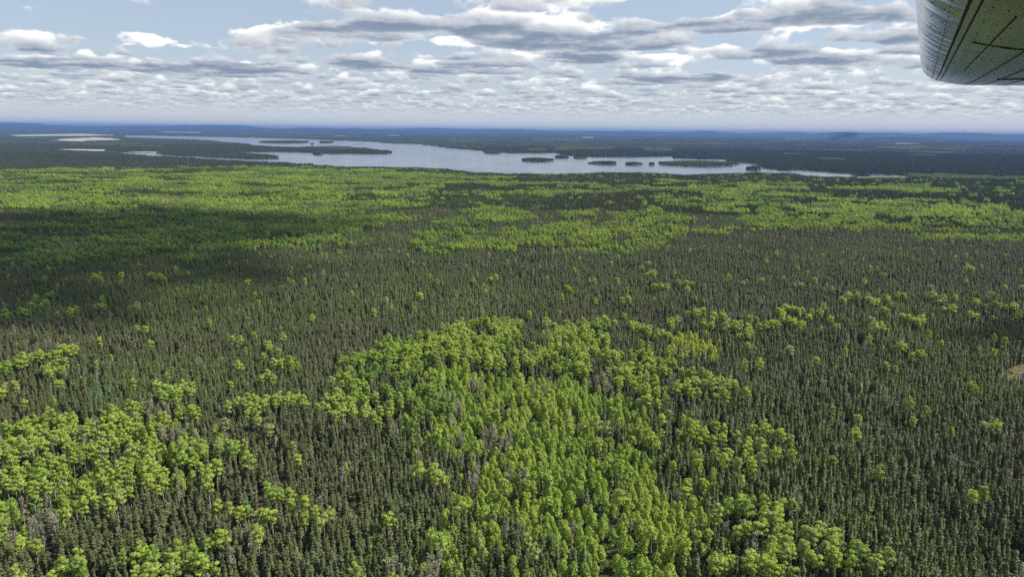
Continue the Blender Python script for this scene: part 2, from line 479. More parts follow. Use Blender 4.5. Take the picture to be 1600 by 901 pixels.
W_LAB = ["broad pale lake with wooded islands", "small bright bay at the end of the lake", "long bright lake below the horizon hills", "thin far pond beside the long bright lake",
         "tiny far pond in the dark woods", "thin far pond beyond the lake", "second thin far pond beyond the lake", "far narrow lake under the hills",
         "water beside the pale bog", "small pond in the woods before the bog", "pond edged with dry sedge at the frame edge"]
W_NAME = ["lake", "lake_bay", "lake", "pond", "pond", "pond", "pond", "lake", "bog_water", "pond", "pond"]
for i, p in enumerate(WATERS):
    o = sheet(W_NAME[i], p, 0.30 if i < 10 else 0.10, wm, W_LAB[i], seed=i, amp=0.35 if i in (0, 1) else 0.0)
    o['kind'] = 'structure'
    if i in (2, 3, 4, 5, 6, 7):                      # lift far water just above the rolling ground there
        co = np.array([v.co for v in o.data.vertices])
        zmax = float(height(co[:, 0], co[:, 1]).max())
        for v in o.data.vertices: v.co.z = zmax + 0.4

bogm, t = material("bog")
geo = t.n('ShaderNodeNewGeometry')
bc = t.mix(t.noise(geo.outputs['Position'], 0.02, 4.0), (0.25, 0.255, 0.23), (0.36, 0.36, 0.33))
pr = t.n('ShaderNodeBsdfPrincipled'); t.link(bc, pr.inputs['Base Color']); pr.inputs['Roughness'].default_value = 0.9
o_ = t.n('ShaderNodeOutputMaterial'); t.link(pr.outputs[0], o_.inputs[0])
marshm, t = material("marsh_grass")
geo = t.n('ShaderNodeNewGeometry')
bc = t.mix(t.noise(geo.outputs['Position'], 0.03, 4.0), (0.05, 0.065, 0.025), (0.13, 0.125, 0.06))
pr = t.n('ShaderNodeBsdfPrincipled'); t.link(bc, pr.inputs['Base Color']); pr.inputs['Roughness'].default_value = 0.9
o_ = t.n('ShaderNodeOutputMaterial'); t.link(pr.outputs[0], o_.inputs[0])
B_LAB = ["pale open bog left of the far woods", "tan bog strip before the wooded peninsula", "narrow sedge shore of the peninsula", "wide pale bog under the horizon", "pale marsh beside the bright bay",
         "thin tan clearing in the far woods", "second thin tan clearing in the far woods", "small tan clearing across the bay", "smaller tan clearing across the bay", "light green clearing below the hills", "tan strip above the thin clearings"]
for i, p in enumerate(BOGS):
    co = ground_pt(np.array([q[0] for q in p]), np.array([q[1] for q in p]))
    sheet("marsh" if i == 4 else "bog", p, 0.15 + float(height(co[:, 0], co[:, 1]).max()), marshm if i == 4 else bogm, B_LAB[i], seed=30 + i, amp=0.0)
clm, t = material("clearing_floor")
geo = t.n('ShaderNodeNewGeometry')
cn = t.noise(geo.outputs['Position'], 0.5, 5.0, 0.65)
bc = t.mix(t.smooth(cn, 0.35, 0.65), (0.19, 0.17, 0.11), (0.42, 0.385, 0.27))
pr = t.n('ShaderNodeBsdfPrincipled'); t.link(bc, pr.inputs['Base Color']); pr.inputs['Roughness'].default_value = 0.95
o_ = t.n('ShaderNodeOutputMaterial'); t.link(pr.outputs[0], o_.inputs[0])
C_LAB = ["tan clearing with fallen trunks near the leafy grove", "small tan gap in the spruces", "tan gap close to the near edge", "dry sedge meadow round the pond", "tan gap at the near edge with fallen logs", "thin tan glade in the dark spruces", "small tan gap below the leafy slope"]
for i, p in enumerate(CLEARINGS):
    sheet("clearing", p, 0.03 + 0.004 * i, clm, C_LAB[i], seed=60 + i, amp=3.0)

# ------------------------------------------------------------------ tree shapes
def tube(path, radii, sides=5):
    V, Fc = [], []
    path = [np.array(p, float) for p in path]
    for i, p in enumerate(path):
        for k in range(sides):
            a = 2 * math.pi * k / sides
            V.append(p + np.array([math.cos(a) * radii[i], math.sin(a) * radii[i], 0]))
    for i in range(len(path) - 1):
        for k in range(sides):
            a, b = i * sides + k, i * sides + (k + 1) % sides
            Fc.append((a, b, b + sides, a + sides))
    Fc.append(tuple(range((len(path) - 1) * sides, len(path) * sides)))
    return V, Fc

def join(parts):
    V, Fc = [], []
    for v, f in parts:
        o = len(V); V += list(v); Fc += [tuple(i + o for i in q) for q in f]
    return V, Fc

def spruce_shape(r, hgt, rad, bare=0.22, tiers=15, club=0.0, blades=8):
    lean = (r.random(2) - 0.5) * 0.5
    ax = lambda z: np.array([lean[0], lean[1]]) * (z / hgt) ** 2
    tr = tube([(*ax(z), z) for z in (0, hgt * 0.4, hgt * 0.75, hgt * 0.97)], [0.15, 0.11, 0.06, 0.02], 5)
    V, Fc = [], []
    for i in range(tiers):
        q = i / (tiers - 1)
        z0 = hgt * (bare + (1 - bare) * (q ** 0.92) * 0.985)
        rr = rad * ((1 - q) ** 0.58 * (0.66 + 0.34 * min(1, q * 4)) + 0.07)
        if club and q > 0.78: rr += club * math.sin((q - 0.78) / 0.22 * math.pi)
        rr *= 0.75 + 0.5 * r.random()
        nb = max(4, int(round(blades * (0.6 + 0.4 * (1 - q)))))
        a0 = r.random() * 6.28
        for k in range(nb):
            a = a0 + 6.283 * k / nb + (r.random() - 0.5) * 0.7
            l = rr * (0.7 + 0.55 * r.random()); w = l * (0.36 + 0.2 * r.random()) + 0.05
            z = z0 + (r.random() - 0.5) * hgt * 0.05
            dr = l * (0.35 + 0.45 * r.random()) * (1 - 0.6 * q)
            c, s = math.cos(a), math.sin(a); bx, by = ax(z)
            o = len(V)
            V += [(bx, by, z + 0.10), (bx + c * l * .6 - s * w, by + s * l * .6 + c * w, z - dr * .8 - 0.08),
                  (bx + c * l, by + s * l, z - dr), (bx + c * l * .6 + s * w, by + s * l * .6 - c * w, z - dr * .8 - 0.08), (bx + c * l * .55, by + s * l * .55, z - dr * .25 + 0.10)]
            Fc += [(o, o + 1, o + 4), (o + 1, o + 2, o + 4), (o + 2, o + 3, o + 4), (o + 3, o, o + 4)]
    bx, by = ax(hgt)
    o = len(V); V += [(bx - .09, by, hgt * .95), (bx + .09, by + .06, hgt * .95), (bx, by - .09, hgt * .95), (bx, by, hgt * 1.02)]
    Fc += [(o, o + 1, o + 3), (o + 1, o + 2, o + 3), (o + 2, o, o + 3)]
    return tr, (V, Fc)

def leaf_clump(r, c, rad, n, size, flat=0.8):
    V, Fc = [], []
    d = r.normal(size=(n, 3)); d /= np.linalg.norm(d, axis=1, keepdims=True)
    d[:, 2] = np.where(d[:, 2] < -0.35, -d[:, 2] * 0.6, d[:, 2])
    for i in range(n):
        q = d[i] * rad * (0.72 + 0.36 * r.random()) * np.array([1, 1, flat])
        nrm = d[i] + np.array([0, 0, .45]) + r.normal(size=3) * 0.45; nrm /= np.linalg.norm(nrm)
        t1 = np.cross(nrm, [0.3, 0.2, 1.0]); t1 /= np.linalg.norm(t1) + 1e-6
        t2 = np.cross(nrm, t1); s = size * (0.6 + 0.8 * r.random())
        p = np.array(c) + q; o = len(V)
        V += [p - t1 * s - t2 * s * .6, p + t1 * s - t2 * s * .5, p + t1 * s * .7 + t2 * s * .8, p - t1 * s * .8 + t2 * s * .7]
        Fc.append((o, o + 1, o + 2, o + 3))
    return V, Fc

def aspen_shape(r, hgt, rad, nclump=15, nleaf=62, sparse=1.0):
    lean = (r.random(2) - 0.5) * 0.8
    zc = hgt * (0.70 + 0.04 * r.random())
    tr = [tube([(0, 0, 0), (lean[0] * .3, lean[1] * .3, hgt * .35), (lean[0] * .7, lean[1] * .7, hgt * .65), (lean[0], lean[1], hgt * .92)], [0.19, 0.15, 0.11, 0.03], 6)]
    cl = []
    hh = hgt - zc
    for i in range(nclump):
        a = 2.4 * i + r.random() * 0.8
        q = (i + 0.5) / nclump
        zz = zc - hh * 0.55 + hh * 1.35 * q
        prof = math.sqrt(max(0.05, 1 - ((q - 0.42) / 0.62) ** 2))
        rr = rad * prof * (0.45 + 0.4 * r.random())
        p = np.array([lean[0] + math.cos(a) * rr, lean[1] + math.sin(a) * rr, zz + (r.random() - .5) * 0.6])
        cr = rad * (0.36 + 0.14 * r.random()) * (0.8 + 0.3 * prof)
        cl.append(leaf_clump(r, p, cr, int(nleaf * sparse), 0.215))
        if i % 2 == 0:
            tr.append(tube([(lean[0] * .8, lean[1] * .8, zz - hh * .6), tuple(p)], [0.07, 0.02], 4))
    return join(tr), join(cl)

def poplar_shape(r, hgt, rad, nleaf=330, base=0.10):
    lean = (r.random(2) - 0.5) * 0.4
    tr = tube([(0, 0, 0), (lean[0] * .5, lean[1] * .5, hgt * .5), (lean[0], lean[1], hgt * .96)], [0.12, 0.08, 0.02], 5)
    V, Fc = [], []
    ph = r.random(6) * 6.28
    for i in range(nleaf):
        q = r.random() ** 0.85
        z = hgt * (base + (1 - base) * q)
        prof = (1 - q) ** 0.42 * min(1, 0.55 + 1.5 * q)
        a = r.random() * 6.283
        lobes = 1 + 0.28 * math.sin(3 * a + ph[0] + 9 * q) + 0.22 * math.sin(5 * a + ph[1] - 15 * q)
        rr = rad * prof * lobes * (0.65 + 0.4 * r.random()) + 0.08
        p = np.array([math.cos(a) * rr + lean[0] * q, math.sin(a) * rr + lean[1] * q, z])
        nrm = np.array([math.cos(a), math.sin(a), 0.75]) + r.normal(size=3) * 0.5; nrm /= np.linalg.norm(nrm)
        t1 = np.cross(nrm, [0.3, 0.2, 1.0]); t1 /= np.linalg.norm(t1); t2 = np.cross(nrm, t1)
        s = (0.19 + 0.12 * r.random()) * (0.75 + 0.4 * (1 - q)); o = len(V)
        V += [p - t1 * s - t2 * s * .7, p + t1 * s - t2 * s * .6, p + t1 * s * .7 + t2 * s, p - t1 * s * .8 + t2 * s * .9]
        Fc.append((o, o + 1, o + 2, o + 3))
    return tr, (V, Fc)

def bare_shape(r, hgt, rad, twigs=70):
    lean = (r.random(2) - 0.5) * 0.8
    tr = tube([(0, 0, 0), (lean[0] * .5, lean[1] * .5, hgt * .5), (lean[0], lean[1], hgt * .97)], [0.14, 0.10, 0.025], 5)
    V, Fc = [], []
    for i in range(twigs):
        q = r.random(); z = hgt * (0.38 + 0.58 * q); a = r.random() * 6.283
        l = rad * (0.45 + 0.6 * r.random()) * (1 - 0.55 * q); up = l * (0.35 + 0.8 * r.random()); w = 0.045 + 0.05 * r.random()
        b = np.array([lean[0] * z / hgt, lean[1] * z / hgt, z]); e = b + np.array([math.cos(a) * l, math.sin(a) * l, up])
        s = np.array([-math.sin(a), math.cos(a), 0.3]) * w; o = len(V)
        V += [b - s, b + s, e + s * 1.6, e - s * 1.6, b + (e - b) * .5 + np.array([0, 0, w * 2])]
        Fc += [(o, o + 1, o + 4), (o + 1, o + 2, o + 4), (o + 2, o + 3, o + 4), (o + 3, o, o + 4)]
    c2 = [leaf_clump(r, (lean[0] + (r.random() - .5) * rad, lean[1] + (r.random() - .5) * rad, hgt * (.6 + .38 * r.random())), rad * .4, 9, 0.16) for _ in range(7)]
    return tr, join([(V, Fc)] + c2)

SHAPES = {'spruce': [], 'aspen': [], 'poplar': [], 'larch': [], 'bare': []}
rs = np.random.default_rng(3)
for i in range(9):
    SHAPES['spruce'].append(spruce_shape(rs, 8.0 + 3.2 * rs.random(), 1.0 + 0.55 * rs.random(), 0.08 + 0.20 * rs.random(), 13 + i % 4, 0.35 if i % 3 == 0 else 0.0))
for i in range(7): SHAPES['aspen'].append(aspen_shape(rs, 11.4 + 2.0 * rs.random(), 1.45 + 0.5 * rs.random(), 10 + i % 5))
for i in range(7): SHAPES['poplar'].append(poplar_shape(rs, 7.2 + 3.0 * rs.random(), 1.45 + 0.75 * rs.random(), 640))
for i in range(3): SHAPES['larch'].append(spruce_shape(rs, 10.0 + 2 * rs.random(), 1.25, 0.15, 14, 0, 7))
for i in range(4): SHAPES['bare'].append(bare_shape(rs, 9.8 + 2.5 * rs.random(), 1.5))
MATS = {'spruce': (M_BARK, M_SPRUCE), 'aspen': (M_PALE, M_ASPEN), 'poplar': (M_PALE, M_POPLAR), 'larch': (M_BARK, M_LARCH), 'bare': (M_PALE, M_TWIG)}
PARTS, PROTO = {}, {}
for kind, shapes in SHAPES.items():
    PARTS[kind] = []
    c = bpy.data.collections.new("stock_" + kind); PROTO[kind] = c          # stock shapes: never linked into the scene
    for i, (tr, cr) in enumerate(shapes):
        PARTS[kind].append((mesh("trunk", *tr, mats=[MATS[kind][0]], smooth=True), mesh("crown", *cr, mats=[MATS[kind][1]])))
        V, Fc = join([tr, cr])
        me = mesh("tree_" + kind, V, Fc, mats=list(MATS[kind]), midx=[0] * len(tr[1]) + [1] * len(cr[1]))
        c.objects.link(bpy.data.objects.new(f"{kind}_{i:02d}", me))

# clumps of trees for the distance (still real geometry, fewer faces a tree)
def cone_tree(r, x, y, h, rad):
    V, Fc = [], []
    for (za, zb, rr) in ((0.15, 0.65, 1.0), (0.45, 1.0, 0.62)):
        a0 = r.random() * 6.28; o = len(V); n = 5
        for k in range(n):
            a = a0 + 6.283 * k / n; q = rad * rr * (0.7 + 0.6 * r.random())
            V.append((x + math.cos(a) * q, y + math.sin(a) * q, h * (za + 0.06 * r.random())))
        V.append((x, y, h * zb))
        Fc += [(o + k, o + (k + 1) % n, o + n) for k in range(n)]
    return V, Fc
def puff_tree(r, x, y, h, rad, n=30):
    cl = []
    for k in range(4):
        a = r.random() * 6.28
        cl.append(leaf_clump(r, (x + math.cos(a) * rad * .5, y + math.sin(a) * rad * .5, h * (0.66 + 0.09 * k)), rad * .6, n // 4, min(.75, .10 + rad * .20)))
    return join(cl)
def clump(r, kind, cell, n):
    tr, cr = [], []
    m = max(1, int(math.sqrt(n)))
    for i in range(m):
        for j in range(m):
            x = ((i + .5 + (r.random() - .5) * .9) / m - .5) * cell; y = ((j + .5 + (r.random() - .5) * .9) / m - .5) * cell
            if kind == 'spruce': cr.append(cone_tree(r, x, y, 7.2 + 4.2 * r.random(), cell / m * 0.42 if cell < 20 else cell / m * .5))
            else:
                h = 10.5 + 3.5 * r.random()
                cr.append(puff_tree(r, x, y, h, cell / m * ((.40 + .14 * r.random()) if cell < 20 else .62), 44 if cell < 20 else 22))
                if cell < 20: tr.append(tube([(x, y, 0), (x, y, h * .75)], [0.16, 0.1], 4))
    return join(tr) if tr else ([], []), join(cr)
for key, kind, cell, n, cnt in (('spruce_mid', 'spruce', 8.6, 16, 6), ('aspen_mid', 'aspen', 9.4, 4, 8), ('spruce_far', 'spruce', 44.0, 90, 4), ('aspen_far', 'aspen', 44.0, 60, 4),
                                ('spruce_remote', 'spruce', 110.0, 170, 3), ('aspen_remote', 'aspen', 110.0, 120, 3)):
    c = bpy.data.collections.new("stock_" + key); PROTO[key] = c
    for i in range(cnt):
        tr, cr = clump(rs, kind, cell, n)
        V, Fc = join([tr, cr])
        me = mesh("clump", V, Fc, mats=[MATS[kind][0], MATS[kind][1] if 'mid' in key else M_SHADED_SPRUCE if kind == 'spruce' else M_FAR_ASPEN], midx=[0] * len(tr[1]) + [1] * len(cr[1]))
        c.objects.link(bpy.data.objects.new(f"{key}_{i:02d}", me))
# low shrubs and sedge tufts
for key, mat, n in (('shrub', M_SHRUB, 3), ('sedge', M_SEDGE, 3)):
    c = bpy.data.collections.new("stock_" + key); PROTO[key] = c
    for i in range(n):
        if key == 'shrub':
            V, Fc = join([leaf_clump(rs, ((rs.random() - .5) * 1.4, (rs.random() - .5) * 1.4, .5 + .5 * rs.random()), .7, 16, .2) for _ in range(5)])
        else:
            V, Fc = [], []
            for k in range(26):
                a = rs.random() * 6.28; q = rs.random() * .7; l = .5 + .6 * rs.random(); x, y = math.cos(a) * q, math.sin(a) * q; b = rs.random() * 6.28
                o = len(V); V += [(x - .06, y, 0), (x + .06, y + .03, 0), (x + math.cos(b) * .35, y + math.sin(b) * .35, l)]; Fc.append((o, o + 1, o + 2))
        c.objects.link(bpy.data.objects.new(f"{key}_{i:02d}", mesh(key, V, Fc, mats=[mat])))

def scatter(name, coll, pts, scl, tint, label, parent=None, rz=None):
    """one object of countless plants: points that carry the stock shapes"""
    n = len(pts)
    me = bpy.data.meshes.new(name); me.vertices.add(n)
    me.vertices.foreach_set('co', np.asarray(pts, dtype=np.float32).reshape(-1))
    rot = np.zeros((n, 3), np.float32)
    rot[:, 2] = RNG.random(n) * 6.283 if rz is None else rz
    rot[:, 0] = RNG.normal(size=n) * 0.022; rot[:, 1] = RNG.normal(size=n) * 0.022
    me.attributes.new('rot', 'FLOAT_VECTOR', 'POINT').data.foreach_set('vector', rot.reshape(-1))
    scl = np.asarray(scl, np.float32)
    if scl.ndim == 1: scl = np.repeat(scl[:, None], 3, 1)
    me.attributes.new('scl', 'FLOAT_VECTOR', 'POINT').data.foreach_set('vector', np.ascontiguousarray(scl).reshape(-1))
    me.attributes.new('idx', 'INT', 'POINT').data.foreach_set('value', RNG.integers(0, len(coll.objects), n).astype(np.int32))
    me.attributes.new('tint', 'FLOAT', 'POINT').data.foreach_set('value', np.asarray(tint, np.float32))
    me.update()
    o = obj(name, me, parent)
    ng = bpy.data.node_groups.new(name + "_layout", 'GeometryNodeTree')
    ng.interface.new_socket("Geometry", in_out='INPUT', socket_type='NodeSocketGeometry')
    ng.interface.new_socket("Geometry", in_out='OUTPUT', socket_type='NodeSocketGeometry')
    N = ng.nodes; gi, go = N.new('NodeGroupInput'), N.new('NodeGroupOutput')
    ci = N.new('GeometryNodeCollectionInfo'); ci.inputs['Collection'].default_value = coll; ci.inputs['Separate Children'].default_value = True; ci.inputs['Reset Children'].default_value = True
    ip = N.new('GeometryNodeInstanceOnPoints'); ip.inputs['Pick Instance'].default_value = True
    def attr(nm, ty):
        a = N.new('GeometryNodeInputNamedAttribute'); a.data_type = ty; a.inputs['Name'].default_value = nm; return a.outputs['Attribute']
    er = N.new('FunctionNodeEulerToRotation')
    L = ng.links
    L.new(gi.outputs[0], ip.inputs['Points']); L.new(ci.outputs[0], ip.inputs['Instance'])
    L.new(attr('idx', 'INT'), ip.inputs['Instance Index']); L.new(attr('rot', 'FLOAT_VECTOR'), er.inputs[0]); L.new(er.outputs[0], ip.inputs['Rotation'])
    L.new(attr('scl', 'FLOAT_VECTOR'), ip.inputs['Scale']); L.new(ip.outputs[0], go.inputs[0])
    md = o.modifiers.new("layout", 'NODES'); md.node_group = ng
    o['kind'] = 'stuff'; o['label'] = label
    return o

# ------------------------------------------------------------------ islands
ism, t = material("island_shore")
geo = t.n('ShaderNodeNewGeometry')
bc = t.mix(t.noise(geo.outputs['Position'], 0.05, 3.0), (0.05, 0.05, 0.03), (0.14, 0.12, 0.09))
pr = t.n('ShaderNodeBsdfPrincipled'); t.link(bc, pr.inputs['Base Color']); pr.inputs['Roughness'].default_value = 0.95
o_ = t.n('ShaderNodeOutputMaterial'); t.link(pr.outputs[0], o_.inputs[0])
for i, (lab, u0, u1, vt, vb) in enumerate(ISLES):
    g = ground_pt(np.array([p[0] for p in ISLE_POLY[i]]), np.array([p[1] for p in ISLE_POLY[i]]))
    cx, cy = g.mean(0)
    loc = g - [cx, cy]
    n = len(loc); V = []; Fc = []
    for s, z in ((1.0, -0.3), (0.97, 1.0), (0.8, 1.8), (0.4, 2.6)):
        V += [(q[0] * s, q[1] * s, z) for q in loc]
    V.append((0, 0, 2.9))
    for b in range(3):
        Fc += [(b * n + k, b * n + (k + 1) % n, (b + 1) * n + (k + 1) % n, (b + 1) * n + k) for k in range(n)]
    Fc += [(3 * n + k, 3 * n + (k + 1) % n, 4 * n) for k in range(n)]
    o = obj("island", mesh("island", V, Fc, mats=[ism], smooth=True)); o.location = (cx, cy, 0.3)
    o['kind'] = 'structure'; o['label'] = lab
    x0, y0 = loc.min(0); x1, y1 = loc.max(0)
    st = 5.0
    X, Y = np.meshgrid(np.arange(x0, x1, st), np.arange(y0, y1, st)); X = X.ravel() + RNG.normal(size=X.size) * 1.4; Y = Y.ravel() + RNG.normal(size=Y.size) * 1.4
    k = inside(loc * 0.97, X, Y)
    # keep the strip that can be seen from the air thick, thin the far side
    if k.sum() > 6:
        P = np.stack([X[k], Y[k], np.full(k.sum(), 1.2)], -1)
        hump = 0.85 + 0.45 * vnoise(P[:, 0] + cx, P[:, 1] + cy, 120, 21 + i)
        rr_ = (P[:, 0] / max(1, (x1 - x0) / 2)) ** 2 + (P[:, 1] / max(1, (y1 - y0) / 2)) ** 2
        sc = np.stack([hump * 2.1, hump * 2.1, hump * 0.95 * (1 - .5 * np.clip(rr_, 0, 1)) * (0.8 + 0.4 * RNG.random(len(P)))], -1)
        scatter("island_trees", PROTO['spruce'], P, sc, RNG.random(len(P)) * 0.6, 'dark spruces covering the island', parent=o)

